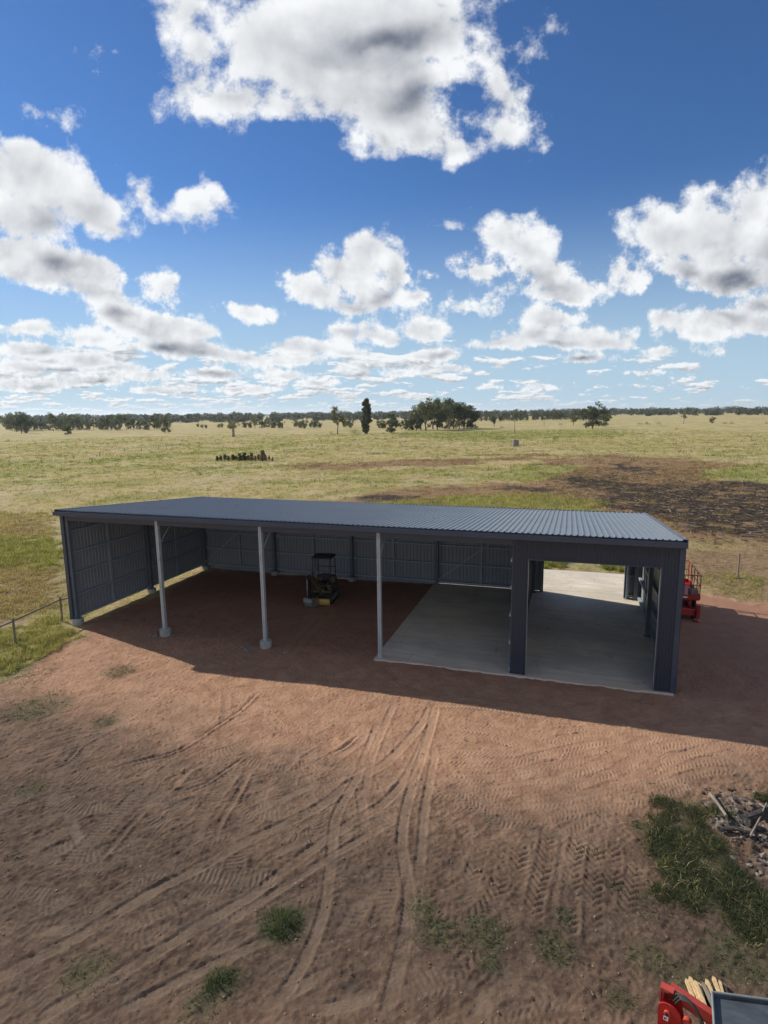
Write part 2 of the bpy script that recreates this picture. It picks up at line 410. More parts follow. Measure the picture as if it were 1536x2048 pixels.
def attr_mat(name, attr, rough=.8, var=.25, scale=9., trans=0., spec=.25):
    """base colour read from a per-vertex colour of the thing itself, broken up with noise"""
    m = bpy.data.materials.new(name); m.use_nodes = True; nt = m.node_tree; q = NT(nt); bs = nt.nodes['Principled BSDF']
    a = nt.nodes.new('ShaderNodeAttribute'); a.attribute_name = attr
    t = nt.nodes.new('ShaderNodeTexCoord'); f, _ = q.noise(t.outputs['Object'], scale, 3, .6)
    c = q.vm('SCALE', a.outputs['Color'], scale=q.lin(f, .3, .7, 1 - var, 1 + var))
    q.l.new(c, bs.inputs['Base Color']); bs.inputs['Roughness'].default_value = rough
    bs.inputs['Specular IOR Level'].default_value = spec
    if trans:
        tr = nt.nodes.new('ShaderNodeBsdfTranslucent'); q.l.new(q.vm('MULTIPLY', c, (1.1, 1.2, .6)), tr.inputs[0])
        mx = nt.nodes.new('ShaderNodeMixShader'); mx.inputs[0].default_value = trans
        q.l.new(bs.outputs[0], mx.inputs[1]); q.l.new(tr.outputs[0], mx.inputs[2]); q.l.new(mx.outputs[0], nt.nodes['Material Output'].inputs[0])
    return m
M_grass = attr_mat('grass_blades', 'tint', .75, .2, .8, .3)
M_leaf = attr_mat('gum_leaves', 'tint', .7, .25, .25, .22)

# ================================================================== noise in numpy
_T = np.random.default_rng(11).random((8, 256, 256)).astype(np.float32)
def vn(x, y, sd=0):
    xi = np.floor(x).astype(np.int64); yi = np.floor(y).astype(np.int64); fx = (x - xi).astype(np.float32); fy = (y - yi).astype(np.float32)
    fx = fx * fx * (3 - 2 * fx); fy = fy * fy * (3 - 2 * fy); T = _T[sd % 8]
    x0 = (xi + 37 * sd) & 255; x1 = (x0 + 1) & 255; y0 = (yi + 91 * sd) & 255; y1 = (y0 + 1) & 255
    a = T[x0, y0] * (1 - fx) + T[x1, y0] * fx; b = T[x0, y1] * (1 - fx) + T[x1, y1] * fx
    return a * (1 - fy) + b * fy
def fbm(x, y, oc=4, sd=0, rough=.5):
    s = 0; a = 1; t = 0
    for i in range(oc):
        c, sn = math.cos(.5 + i), math.sin(.5 + i)
        s = s + a * vn(x * c - y * sn, x * sn + y * c, sd + i); t += a; a *= rough; x = x * 2.03; y = y * 2.03
    return s / t
def sstep(v, a, b):
    t = np.clip((v - a) / (b - a), 0, 1); return t * t * (3 - 2 * t)
def poly_sd(X, Y, pts):
    """signed distance to polygon, > 0 inside"""
    d = np.full(X.shape, 1e9, np.float32); ins = np.zeros(X.shape, bool); n = len(pts)
    for i in range(n):
        ax, ay = pts[i]; bx, by = pts[(i + 1) % n]; ex, ey = bx - ax, by - ay
        t = np.clip(((X - ax) * ex + (Y - ay) * ey) / (ex * ex + ey * ey + 1e-12), 0, 1)
        d = np.minimum(d, np.hypot(X - ax - t * ex, Y - ay - t * ey))
        c = ((ay > Y) != (by > Y)) & (X < (bx - ax) * (Y - ay) / ((by - ay) if by != ay else 1e-9) + ax); ins ^= c
    return np.where(ins, d, -d)
def wpoly(px): return [tuple(at(u, v)[:2]) for u, v in px]

# ================================================================== the lie of the land
XS0, XS4, XS5, SD = 0.0, 18.95, 24.06, 9.8           # shed grid
SLAB = (14.02, 24.04, -0.10, 14.35)                   # concrete slab x0 x1 y0 y1
def terrain(X, Y):
    """broad ground height (no tracks)"""
    z = -0.055 - 0.115 * sstep(-X, -14.5, -9.0) - 0.05 * sstep(X, 25, 40)
    far = sstep(np.hypot(X - 14, Y - 3), 26, 60)
    z = z + far * (fbm(X / 40, Y / 40, 3, 3) - .5) * .9 - far * .25
    z = z - .10 * sstep(-Y, 2.5, 8.0)
    z = z + (fbm(X / 3.1, Y / 3.1, 3, 1) - .5) * .10 * sstep(np.hypot(X - 17, Y - 4), 5, 22)
    return z
def field_far(X, Y):
    r = np.hypot(X, Y); return -1.0 * sstep(r, 150, 500)

def axis(lo, hi, step, gl, gr, L):
    c = list(np.arange(lo, hi, step)); s = step; r = c[-1]
    while r < L: s *= gr; r += s; c.append(r)
    s = step; l = []; r = c[0]
    while r > -L: s *= gl; r -= s; l.append(r)
    return np.array(l[::-1] + c)
STEP = 0.028
gx = axis(3.0, 27.6, STEP, 1.035, 1.032, 11000); gy = axis(-14.6, -0.8, STEP, 1.07, 1.017, 11000)
X, Y = np.meshgrid(gx, gy, indexing='ij'); X = X.astype(np.float32); Y = Y.astype(np.float32)
print('ground', X.shape)
Z = terrain(X, Y).astype(np.float32)

# ---- regions (outlines taken from the photograph onto the ground)
def warpd(X, Y, s, a, sd): return (fbm(X / s, Y / s, 4, sd, .6) - .5) * 2 * a
D_dirt = poly_sd(X, Y, wpoly([(-400, 1345), (0, 1352), (60, 1318), (150, 1270), (160, 1245), (300, 1188), (400, 1140)]) + [(0.5, 10.3), (18.9, 10.3), (19.0, 14.6), (24.4, 14.6)] +
    wpoly([(1262, 1143), (1345, 1150), (1400, 1172), (1450, 1190), (1536, 1208), (1900, 1220)]) + [(60, 0), (60, -40), (-30, -40), (-30, -9)])
dirt = sstep(D_dirt + warpd(X, Y, 1.6, .9, 2) * sstep(np.hypot(X - 14, Y), 4, 12) * (1 + 1.2 * sstep(X, 24, 30)), -.45, .6)
# dead brown stubble beside the wall on the left
D_stub = np.maximum(poly_sd(X, Y, wpoly([(-60, 1130), (60, 1118), (110, 1130), (118, 1165), (130, 1205), (60, 1225), (-60, 1262)])),
                    poly_sd(X, Y, wpoly([(-60, 1040), (100, 1036), (112, 1062), (40, 1075), (-60, 1075)])))
D_stub = np.maximum(D_stub, poly_sd(X, Y, wpoly([(1345, 1088), (1536, 1080), (1900, 1100), (2000, 1240), (1536, 1215), (1450, 1195), (1380, 1160), (1300, 1120), (1240, 1105)])))
D_green = np.maximum.reduce([poly_sd(X, Y, wpoly(p)) for p in (
    [(-60, 1062), (60, 1070), (116, 1072), (118, 1128), (60, 1120), (-60, 1135)],
    [(-60, 1265), (60, 1240), (125, 1222), (145, 1262), (168, 1266), (100, 1300), (20, 1336), (-60, 1360)],
    [(700, 1005), (900, 985), (1080, 980), (1215, 995), (1200, 1030), (1000, 1022), (700, 1012)],
    [(1060, 1118), (1130, 1118), (1130, 1136), (1060, 1140)], [(1205, 1118), (1260, 1122), (1262, 1141), (1205, 1143)],
    [(800, 858), (1250, 856), (1245, 872), (950, 880), (800, 872)],
    [(-50, 946), (0, 934), (150, 919), (330, 901), (600, 884), (700, 876), (700, 880), (480, 897), (330, 910), (150, 928), (0, 946)],
    [(940, 940), (1110, 925), (1190, 930), (1190, 960), (1000, 955)],
    [(1300, 935), (1536, 925), (1560, 955), (1400, 958)])])
D_burn = np.maximum.reduce([poly_sd(X, Y, wpoly(p)) for p in (
    [(1190, 975), (1290, 962), (1400, 955), (1800, 960), (2000, 1060), (1560, 1078), (1450, 1062), (1375, 1062), (1300, 1030), (1215, 1012)],
    [(1120, 952), (1240, 948), (1310, 968), (1230, 980), (1130, 968)],
    [(730, 990), (860, 982), (855, 996), (740, 1000)], [(1010, 964), (1115, 970), (1110, 986), (1000, 976)],
    [(1240, 925), (1320, 932), (1300, 944), (1210, 935)])])
D_rust = np.maximum.reduce([poly_sd(X, Y, wpoly(p)) for p in (
    [(1100, 915), (1300, 908), (1480, 925), (1420, 950), (1700, 975), (2000, 1000), (2100, 1090), (1400, 1085), (1240, 1040), (1180, 1005), (950, 985), (940, 955), (1120, 960)],
    [(540, 928), (800, 918), (1100, 905), (1110, 912), (880, 930), (700, 934)],
    [(700, 985), (900, 972), (960, 985), (880, 1003), (720, 1004)])])
dist = np.hypot(X - CAM[0], Y - CAM[1])
wsc = np.clip(dist / 26, .6, 8)
green = sstep(D_green + warpd(X, Y, 2.2, 2.6, 4) * np.clip(dist / 45, .35, 5), -1.2, 2.2)
green = np.maximum(green, .75 * sstep(fbm(X / 14, Y / 5, 4, 5, .6), .52, .68) * sstep(dist, 30, 70))
stub = sstep(D_stub + warpd(X, Y, 2, 2.4, 6), -1.4, 2.0)
rust = sstep(D_rust + warpd(X, Y, 7, 5.5, 3) * np.clip(dist / 60, .3, 3), -1.2, 1.8)
burn = sstep(D_burn + warpd(X, Y, 3.5, 4.2, 7) * np.clip(dist / 60, .3, 2), -.8, 1.5) * sstep(fbm(X / 1.6, Y / 1.6, 4, 2, .65), .30, .44)
# brown topsoil in front, orange subsoil on the pad; dimmer foreground light painted in
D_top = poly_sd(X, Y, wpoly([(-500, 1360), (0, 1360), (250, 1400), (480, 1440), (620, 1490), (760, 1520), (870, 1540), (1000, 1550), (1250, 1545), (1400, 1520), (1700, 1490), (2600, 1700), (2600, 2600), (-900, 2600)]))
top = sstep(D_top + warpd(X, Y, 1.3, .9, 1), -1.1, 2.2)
deep = sstep(D_top + warpd(X, Y, 1.1, 1.6, 5), .3, 5.0)  # strengthens the painted dimming towards the camera
weed_px = [((565, 1835), .42), ((445, 1955), .32), ((170, 1925), .34), ((400, 1990), .25), ((870, 1850), .30), ((970, 1850), .38), ((845, 1800), .25), ((1110, 1880), .32), ((1130, 1820), .2),
           ((1280, 1640), .22), ((1385, 1960), .4), ((1300, 1900), .3), ((1480, 1900), .5), ((640, 1460), .1), ((210, 1430), .35), ((940, 1330), .0), ((60, 1560), .3), ((80, 1400), .8), ((240, 1335), .5), ((980, 1910), .2), ((1240, 1980), .2)]
weed = np.zeros_like(X)
for (p, r) in weed_px:
    c = at(*p); weed = np.maximum(weed, sstep(r * 1.25 - np.hypot(X - c[0], Y - c[1]), -.12, .25))
D_gr = poly_sd(X, Y, wpoly([(1285, 1650), (1345, 1590), (1395, 1600), (1420, 1650), (1450, 1700), (1560, 1790), (1640, 1900), (1500, 1850), (1400, 1800), (1330, 1740)]))
lush = sstep(D_gr + warpd(X, Y, .6, .3, 3), -.15, .25)
D_ash = poly_sd(X, Y, wpoly([(1400, 1600), (1500, 1585), (1620, 1600), (1680, 1760), (1560, 1770), (1470, 1690), (1420, 1640)]))
ash = sstep(D_ash + warpd(X, Y, .7, .35, 6), -.15, .35)

# ---- relief of the worked soil
near = dirt * (1 - sstep(Y, 1.0, 6.0))
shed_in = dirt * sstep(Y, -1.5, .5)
rough = fbm(X / .55, Y / .55, 5, 2, .58) - .5
clod = fbm(X / .11, Y / .11, 3, 5, .6)
Z += near * (rough * .055 + (fbm(X / .13, Y / .13, 4, 3, .70) - .5) * .040 * (.35 + .65 * top) + sstep(clod, .58, .80) * .016 + (fbm(X / .05, Y / .05, 2, 6) - .5) * .022)
Z += shed_in * rough * .03
Z += (1 - dirt) * (fbm(X / .8, Y / .8, 4, 4, .6) - .5) * .12 * np.clip(1 - dist / 200, 0, 1)
# dark crusts and hollows scattered over the brown soil
hole = sstep(fbm(X / .9, Y / .45, 4, 7, .6), .62, .74) * top
Z -= hole * .018
# smear lines that run with the tracks (up and to the right in the photo)
Z += near * top * (fbm((X * .80 + Y * -.60) / .13, (X * .60 + Y * .80) / 1.1, 4, 3, .65) - .5) * .042
Z += ash * ((fbm(X / .45, Y / .45, 4, 1, .6) - .35) * .45)
Z += lush * .04
packed = np.zeros_like(X)

def catmull(P, n=7):
    P = [np.array(p) for p in P]; P = [2 * P[0] - P[1]] + P + [2 * P[-1] - P[-2]]; out = []
    for i in range(1, len(P) - 2):
        for j in range(n):
            t = j / n; p0, p1, p2, p3 = P[i - 1:i + 3]
            out.append(.5 * (2 * p1 + (p2 - p0) * t + (2 * p0 - 5 * p1 + 4 * p2 - p3) * t * t + (3 * p1 - p0 - 3 * p2 + p3) * t ** 3))
    out.append(P[-2]); return np.array(out)
def offset(P, d):
    T = np.gradient(P, axis=0); T /= np.linalg.norm(T, axis=1)[:, None] + 1e-9
    return P + np.stack([-T[:, 1], T[:, 0]], 1) * d
def stamp(P, w, kind, depth=1.0, fade=.6):
    global Z, packed
    w2 = w * .5; mar = w2 * 1.9 + .05
    i0, i1 = np.searchsorted(gx, [P[:, 0].min() - mar, P[:, 0].max() + mar]); j0, j1 = np.searchsorted(gy, [P[:, 1].min() - mar, P[:, 1].max() + mar])
    if i1 - i0 < 2 or j1 - j0 < 2: return
    xs = X[i0:i1, j0:j1]; ys = Y[i0:i1, j0:j1]; D = np.full(xs.shape, 1e3, np.float32); S = np.zeros_like(D); Tn = np.zeros_like(D); s0 = 0.
    for a, b in zip(P[:-1], P[1:]):
        L = float(np.hypot(*(b - a))) + 1e-9; e = (b - a) / L
        p0, p1 = np.searchsorted(gx[i0:i1], [min(a[0], b[0]) - mar, max(a[0], b[0]) + mar]); q0, q1 = np.searchsorted(gy[j0:j1], [min(a[1], b[1]) - mar, max(a[1], b[1]) + mar])
        if p1 > p0 and q1 > q0:
            dx = xs[p0:p1, q0:q1] - a[0]; dy = ys[p0:p1, q0:q1] - a[1]; s = dx * e[0] + dy * e[1]; sc_ = np.clip(s, 0, L)
            d = np.hypot(dx - sc_ * e[0], dy - sc_ * e[1]); c = d < D[p0:p1, q0:q1]
            D[p0:p1, q0:q1][c] = d[c]; S[p0:p1, q0:q1][c] = (s0 + sc_)[c]; Tn[p0:p1, q0:q1][c] = (dx * -e[1] + dy * e[0])[c]
        s0 += L
    inside = sstep(w2 - D, -.02, .025); ends = sstep(S, 0, fade) * sstep(s0 - S, 0, fade)
    wob = fbm(xs / .5, ys / .5, 3, 1) ; pres = ((.35 if kind != 'lug' else .12) + sstep(wob, .35, .6) * (.65 if kind != 'lug' else .88)) * ends
    jit = (fbm(xs / .25, ys / .25, 2, 4) - .5) * .05
    if kind == 'lug':      # tractor tyre: V of deep bars
        ph = (S + np.abs(Tn) * .75 + jit + np.where(Tn > 0, 0.0, .085)) / .17; bar = sstep(np.cos(2 * np.pi * ph), -.25, .55)
        h = -.010 + .027 * bar
    elif kind == 'vee':    # loader tyre: fine herringbone
        ph = (S + np.abs(Tn) * .9 + jit) / .115; bar = sstep(np.cos(2 * np.pi * ph), -.3, .5)
        h = -.007 + .021 * bar
    elif kind == 'bar':    # crawler: straight cross bars
        ph = (S + Tn * .12 + jit) / .105; bar = sstep(np.cos(2 * np.pi * ph), -.2, .6)
        h = -.008 + .023 * bar
    elif kind == 'rib':    # road tyre: smooth with long grooves
        h = -.014 + .0075 * np.cos(2 * np.pi * (Tn + jit * .3) / .058)
    else:                  # furrow
        h = -.030 * (1 - (D / w2) ** 2).clip(0, 1) + (clod[i0:i1, j0:j1] - .5) * .03
    h = h * depth
    base = terrain(xs, ys)
    keep = .18 if kind != 'rut' else .5
    Zl = Z[i0:i1, j0:j1]
    tgt = base + (Zl - base) * keep + h
    mk = inside * pres
    Zl = Zl * (1 - mk) + tgt * mk
    berm = np.exp(-((D - w2 * 1.18) / (w2 * .28 + .012)) ** 2) * ends * (.4 + wob) * (.007 if kind in ('rib', 'vee') else .014) * depth
    if kind == 'rut': berm = np.exp(-((D - w2 * 1.3) / (w2 * .4 + .02)) ** 2) * ends * (.3 + wob) * .032 * depth * (Tn > -w2 * .5)
    Z[i0:i1, j0:j1] = Zl + berm * (1 - inside)
    if kind in ('rib', 'vee', 'bar'): packed[i0:i1, j0:j1] = np.maximum(packed[i0:i1, j0:j1] * (1 - mk * .6), mk * (1.0 if kind == 'rib' else .55))
def PX(pts): return np.array([at(u, v)[:2] for u, v in pts])
def L_(pts): return [(u / 2, 1340 + v / 2) for u, v in pts]
def R_(pts): return [(768 + u / 2, 1340 + v / 2) for u, v in pts]
TR = []
rt = random.Random(12)
for i in range(170):            # older faint marks crossing everywhere
    u = rt.uniform(-40, 1536); v = rt.uniform(1400, 2040)
    if u > 1270 and v > 1570: continue
    a = math.radians(rt.choice([rt.uniform(18, 50), rt.uniform(18, 50), rt.uniform(70, 110), rt.uniform(-10, 15)])) if u < 860 else math.radians(rt.choice([rt.uniform(-5, 30), rt.uniform(60, 110)])); L = rt.uniform(60, 240); cv = rt.uniform(-.35, .35)
    pts_ = [(u + math.cos(a + cv * t) * L * t, v - math.sin(a + cv * t) * L * t * .8) for t in (-.5, -.2, .15, .5)]
    kd = rt.choice(['bar', 'bar', 'vee', 'rib']) if u < 860 else rt.choice(['vee', 'vee', 'lug'])
    if v < 1450 + .06 * abs(u - 760): kd = 'vee'
    TR.append((pts_, {'bar': .38, 'vee': .27, 'rib': .22, 'lug': .33}[kd], kd, rt.uniform(.5, 1.1)))
# older loader marks all over the pad
for pts in ([(60,130),(200,140),(400,150),(620,190),(900,240)], [(210,222),(400,245),(620,268),(820,262),(1010,240)], [(200,300),(420,330),(700,330),(1000,290),(1300,260)], [(200,400),(420,412),(640,372),(900,318),(1250,300),(1536,310)],
            [(220,460),(350,470),(560,440),(800,398),(1100,345),(1400,325),(1560,345)], [(230,520),(360,525),(560,515),(800,478),(1000,428),(1200,372),(1500,345)], [(560,560),(700,545),(850,522),(1000,498),(1120,445),(1300,395),(1500,390)],
            [(380,600),(560,580),(760,560),(950,520),(1120,480),(1250,430)], [(250,440),(300,480),(420,560),(520,640)], [(640,660),(760,600),(880,560),(1050,520)], [(350,250),(520,300),(640,330),(820,300)], [(900,260),(1080,330),(1200,330),(1400,280)],
            [(200,350),(330,352),(520,352),(760,300),(1000,262)], [(1000,420),(1150,350),(1350,290),(1536,275)], [(700,470),(900,400),(1100,300),(1250,280)]):
    TR.append((R_(pts), .30, 'vee', 1.0))
for pts in ([(1150,60),(1300,160),(1400,250)], [(1000,110),(1200,150),(1420,190)], [(1180,320),(1100,480),(980,560)], [(640,160),(690,300),(620,340)], [(1060,150),(1150,240),(1260,300)], [(1280,230),(1290,380),(1180,420)],
            [(930,480),(980,560),(1060,600)], [(1050,780),(900,850),(700,900)], [(1290,480),(1250,620),(1080,690)], [(560,180),(580,300),(560,360)], [(1330,120),(1180,220),(1060,300)], [(1536,640),(1400,700),(1330,760)], [(1470,300),(1350,420),(1200,520)]):
    TR.append((L_(pts), .28, 'vee', 1.0))
# tractor tyres coming towards the camera
for pts in ([(800,600),(770,700),(752,850),(742,980),(720,1100)], [(665,600),(640,760),(605,900),(585,1100)], [(400,640),(372,740),(340,850)], [(860,600),(842,800),(838,950),(850,1100),(900,1200)], [(545,640),(545,720),(520,820)], [(300,560),(325,650),(290,760)],
            [(700,1180),(740,1280),(760,1400)], [(240,1240),(330,1130),(420,1050)], [(560,1400),(600,1260),(560,1150)], [(900,600),(920,760),(900,900)], [(480,760),(430,900),(300,1000)], [(1020,720),(980,900),(960,1100)]):
    TR.append((R_(pts), .34, 'lug', 1.1))
TR.append((R_([(365,1420),(380,1330),(440,1270),(530,1235),(610,1250),(690,1340)]), .30, 'rib', 1.0))
TR.append((R_([(300,1420),(330,1320),(400,1240),(520,1190)]), .14, 'rut', .3))
# crawler marks on the left
for pts in ([(730,320),(560,450),(420,590),(300,700),(210,800)], [(960,350),(870,460),(770,600)], [(660,310),(520,350),(380,400)], [(200,850),(60,960),(-60,1080)], [(1020,260),(900,300),(760,320)], [(640,480),(620,560),(720,610)], [(820,440),(700,470),(640,500)],
            [(700,1000),(560,1050),(400,1090)], [(330,1200),(200,1280),(120,1360)], [(330,840),(200,900),(60,930)], [(330,560),(180,640),(20,720)], [(560,620),(380,700),(250,720)], [(480,500),(330,520),(200,480)], [(1250,560),(1120,640),(980,700)], [(1536,700),(1480,760),(1400,790)]):
    TR.append((L_(pts), .40, 'bar', 1.0))
for pts, w in (([(1040,66),(960,140),(880,190),(760,262),(690,296),(540,330),(400,370)], .16), ([(820,335),(740,380),(680,440),(610,485)], .26), ([(590,510),(530,570),(450,660),(370,750)], .18), ([(1010,300),(950,340),(900,372),(800,430),(660,470)], .14),
               ([(995,385),(930,500),(900,545),(840,650)], .18), ([(1180,320),(1150,360),(1090,400)], .26), ([(480,250),(440,320)], .22), ([(200,480),(100,520),(0,560)], .12), ([(540,880),(430,945),(330,980)], .16), ([(170,950),(60,1010),(-20,1060)], .2),
               ([(330,250),(260,330),(150,360)], .14), ([(430,170),(400,190)], .3), ([(640,870),(560,900),(480,930)], .14), ([(1440,240),(1380,290),(1300,330)], .12)):
    TR.append((L_(pts), w, 'rut', 1.0))
# road tyres, the freshest marks
A1 = [(868,1398),(845,1440),(800,1490),(765,1520),(700,1556),(640,1600),(560,1640),(480,1675),(400,1720),(300,1770),(180,1840),(60,1900),(-60,1960)]
A2 = [(872,1400),(862,1445),(822,1530),(770,1592),(700,1635),(625,1685),(560,1735),(500,1780),(410,1830),(250,1925),(125,1990),(20,2050)]
B1 = [(866,1440),(845,1500),(818,1580),(803,1660),(812,1740),(818,1790),(808,1865),(790,1940),(765,2045)]
B2 = [(872,1490),(850,1600),(843,1680),(835,1740)]
C1 = [(760,1430),(715,1540),(672,1620),(660,1720),(645,1815),(608,1905),(565,1975),(525,2040)]
C2 = [(790,1400),(745,1500),(730,1580)]
C3 = [(640,1830),(500,1880),(330,1960),(180,2040)]
C4 = [(765,1640),(640,1715),(520,1790),(420,1850)]
for p, w in ((A1, .26), (A2, .26), (B1, .24), (B2, .20), (C1, .22), (C2, .2), (C3, .2), (C4, .2)): TR.append((p, w, 'rib', 1.15))
# inside the shed mouth
for p in ([(300,1245),(450,1200),(600,1215)], [(560,1330),(640,1240),(700,1190)], [(420,1300),(560,1240),(760,1225)]): TR.append((p, .3, 'vee', .5))
for px, w, kd, dp in TR:
    P = catmull(PX(px), 5); stamp(P, w, kd, dp)
    if kd in ('vee',) and w == .30: stamp(offset(P, .44), w * .9, kd, dp * .7)
# bare soil stays below the slab
x0, x1, y0, y1 = SLAB
insl = (X > x0 + .05) & (X < x1 - .05) & (Y > y0 + .05) & (Y < y1 - .05)
Z = np.where(insl, np.minimum(Z, -.10), Z)
gs = poly_sd(X, Y, [(x0, y0), (x1, y0), (x1, y1), (x0, y1)])
Z = np.where((gs < .05) & (gs > -.6), np.minimum(Z, -.025 + (fbm(X / .4, Y / .4, 3, 2) - .5) * .04), Z)
Z = Z + field_far(X, Y)
nx, ny = X.shape
idx = np.arange(nx * ny).reshape(nx, ny)
Fq = np.stack([idx[:-1, :-1], idx[1:, :-1], idx[1:, 1:], idx[:-1, 1:]], -1).reshape(-1, 4)
V = np.stack([X, Y, Z], -1).reshape(-1, 3)
g1 = np.stack([dirt, np.clip(green * (1 - dirt) + 0, 0, 1), rust * (1 - dirt), burn * (1 - dirt)], -1).reshape(-1, 4)
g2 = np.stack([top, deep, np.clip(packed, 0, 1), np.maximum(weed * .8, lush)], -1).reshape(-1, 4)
g3 = np.stack([stub * (1 - dirt), ash, shed_in * (1 - top), hole], -1).reshape(-1, 4)

# ---- ground material
mg = bpy.data.materials.new('earth_and_pasture'); mg.use_nodes = True; nt = mg.node_tree; q = NT(nt); bs = nt.nodes['Principled BSDF']
def at4(n):
    a = nt.nodes.new('ShaderNodeAttribute'); a.attribute_name = n; s = nt.nodes.new('ShaderNodeSeparateColor'); q.l.new(a.outputs['Color'], s.inputs[0])
    return s.outputs[0], s.outputs[1], s.outputs[2], a.outputs['Alpha']
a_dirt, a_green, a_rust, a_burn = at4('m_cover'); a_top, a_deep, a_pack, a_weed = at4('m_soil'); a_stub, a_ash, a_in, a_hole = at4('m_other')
P = nt.nodes.new('ShaderNodeTexCoord').outputs['Object']
n_a, _ = q.noise(P, .35, 5, .6); n_b, _ = q.noise(P, 1.7, 6, .62, .2); n_c, _ = q.noise(P, 9, 5, .65); n_d, _ = q.noise(P, 42, 4, .7); n_e, _ = q.noise(P, .045, 4, .6)
n_s, _ = q.noise(q.vm('MULTIPLY', P, (1.0, 2.2, 1)), 3.3, 5, .68, .4)
# soil
pad = q.mix(q.ss(n_b, .3, .7), (.285, .157, .096), (.395, .238, .150))
pad = q.mix(q.ss(n_a, .45, .7, 0, .5), pad, (.29, .175, .115))
pad = q.mix(q.math('MULTIPLY', a_in, .55), pad, (.29, .145, .098))  # redder soil inside the shed, warm tint of the shade painted in
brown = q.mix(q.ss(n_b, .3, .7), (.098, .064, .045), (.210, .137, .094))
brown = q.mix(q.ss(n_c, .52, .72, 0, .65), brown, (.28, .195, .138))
dim_soil = q.mix(q.ss(n_s, .3, .7), (.036, .027, .021), (.105, .071, .052))  # darkest soil tone, carries the foreground dimming painted into the colour
dim_soil = q.mix(q.ss(n_c, .55, .72, 0, .5), dim_soil, (.17, .12, .085))
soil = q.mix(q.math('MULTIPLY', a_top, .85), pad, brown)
soil = q.mix(q.math('MULTIPLY', a_deep, .85), soil, dim_soil)
soil = q.mix(q.math('MULTIPLY', a_pack, .45), soil, q.mix(a_top, (.42, .28, .185), (.225, .165, .120)))
soil = q.mix(q.math('MULTIPLY', a_hole, .5), soil, (.10, .078, .062))
moss = q.math('MULTIPLY', q.ss(n_s, .56, .70), q.math('MULTIPLY', a_top, .35))
soil = q.mix(moss, soil, (.105, .105, .055))
soil = q.mix(q.ss(n_d, .60, .78, 0, .25), soil, (.38, .29, .22))
soil = q.mix(q.ss(n_d, .42, .28, 0, .35), soil, (.10, .07, .052))
soil = q.mix(q.math('MULTIPLY', a_weed, .6), soil, (.065, .07, .035))
soil = q.mix(q.math('MULTIPLY', a_ash, q.ss(n_b, .35, .6)), soil, q.mix(q.ss(n_c, .4, .62), (.035, .030, .028), (.30, .27, .24)))
# pasture
straw = q.mix(q.ss(n_b, .3, .7), (.320, .255, .100), (.520, .420, .180))
straw = q.mix(q.ss(n_a, .42, .66, 0, .55), straw, (.40, .31, .18))
straw = q.mix(q.ss(n_e, .40, .62, 0, .6), straw, (.48, .405, .25))
grn = q.mix(q.ss(n_s, .3, .7), (.190, .200, .055), (.390, .375, .125))
past = q.mix(q.math('MULTIPLY', a_green, q.ss(n_s, .25, .55, .55, 1.)), straw, grn)
past = q.mix(q.ss(n_s, .56, .74, 0, .5), past, (.13, .125, .055))
n_f, _ = q.noise(q.vm('MULTIPLY', P, (1.0, .55, 1)), .16, 6, .68, .8)
past = q.mix(q.ss(n_f, .48, .62, 0, .75), past, (.24, .23, .085)); past = q.mix(q.ss(n_f, .47, .36, 0, .6), past, (.46, .345, .215))
rst = q.mix(q.ss(n_s, .3, .7), (.170, .095, .055), (.36, .235, .135))
past = q.mix(q.math('MULTIPLY', a_rust, q.ss(n_s, .30, .5, .45, 1.)), past, rst)
past = q.mix(a_stub, past, q.mix(q.ss(n_s, .35, .65), (.21, .135, .080), (.36, .26, .15)))
past = q.mix(q.math('MULTIPLY', a_burn, q.ss(n_s, .66, .46, .35, 1.)), past, q.mix(q.ss(n_c, .5, .72), (.020, .018, .019), (.095, .082, .075)))
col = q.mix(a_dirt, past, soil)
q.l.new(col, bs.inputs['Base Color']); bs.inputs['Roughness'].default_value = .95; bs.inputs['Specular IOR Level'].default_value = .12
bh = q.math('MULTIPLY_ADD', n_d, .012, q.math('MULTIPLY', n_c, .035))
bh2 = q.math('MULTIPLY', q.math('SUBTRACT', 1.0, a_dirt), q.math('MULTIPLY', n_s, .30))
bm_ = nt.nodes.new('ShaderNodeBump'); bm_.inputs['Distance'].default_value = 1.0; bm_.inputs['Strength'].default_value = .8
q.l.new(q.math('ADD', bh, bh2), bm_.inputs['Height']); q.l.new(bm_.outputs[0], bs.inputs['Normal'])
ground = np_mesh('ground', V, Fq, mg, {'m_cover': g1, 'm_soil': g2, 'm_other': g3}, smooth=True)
tag(ground, kind='structure')
def gz(x, y):
    i = int(np.clip(np.searchsorted(gx, x), 1, nx - 1)); j = int(np.clip(np.searchsorted(gy, y), 1, ny - 1)); return float(Z[i, j])
def gzv(xs, ys):
    i = np.clip(np.searchsorted(gx, xs), 1, nx - 1); j = np.clip(np.searchsorted(gy, ys), 1, ny - 1); return Z[i, j]
def samp(A, xs, ys):
    i = np.clip(np.searchsorted(gx, xs), 1, nx - 1); j = np.clip(np.searchsorted(gy, ys), 1, ny - 1); return A[i, j]
def gat(u, v):
    p = at(u, v)
    for _ in range(3): p = at(u, v, gz(p[0], p[1]))
    return Vector((p[0], p[1], gz(p[0], p[1])))
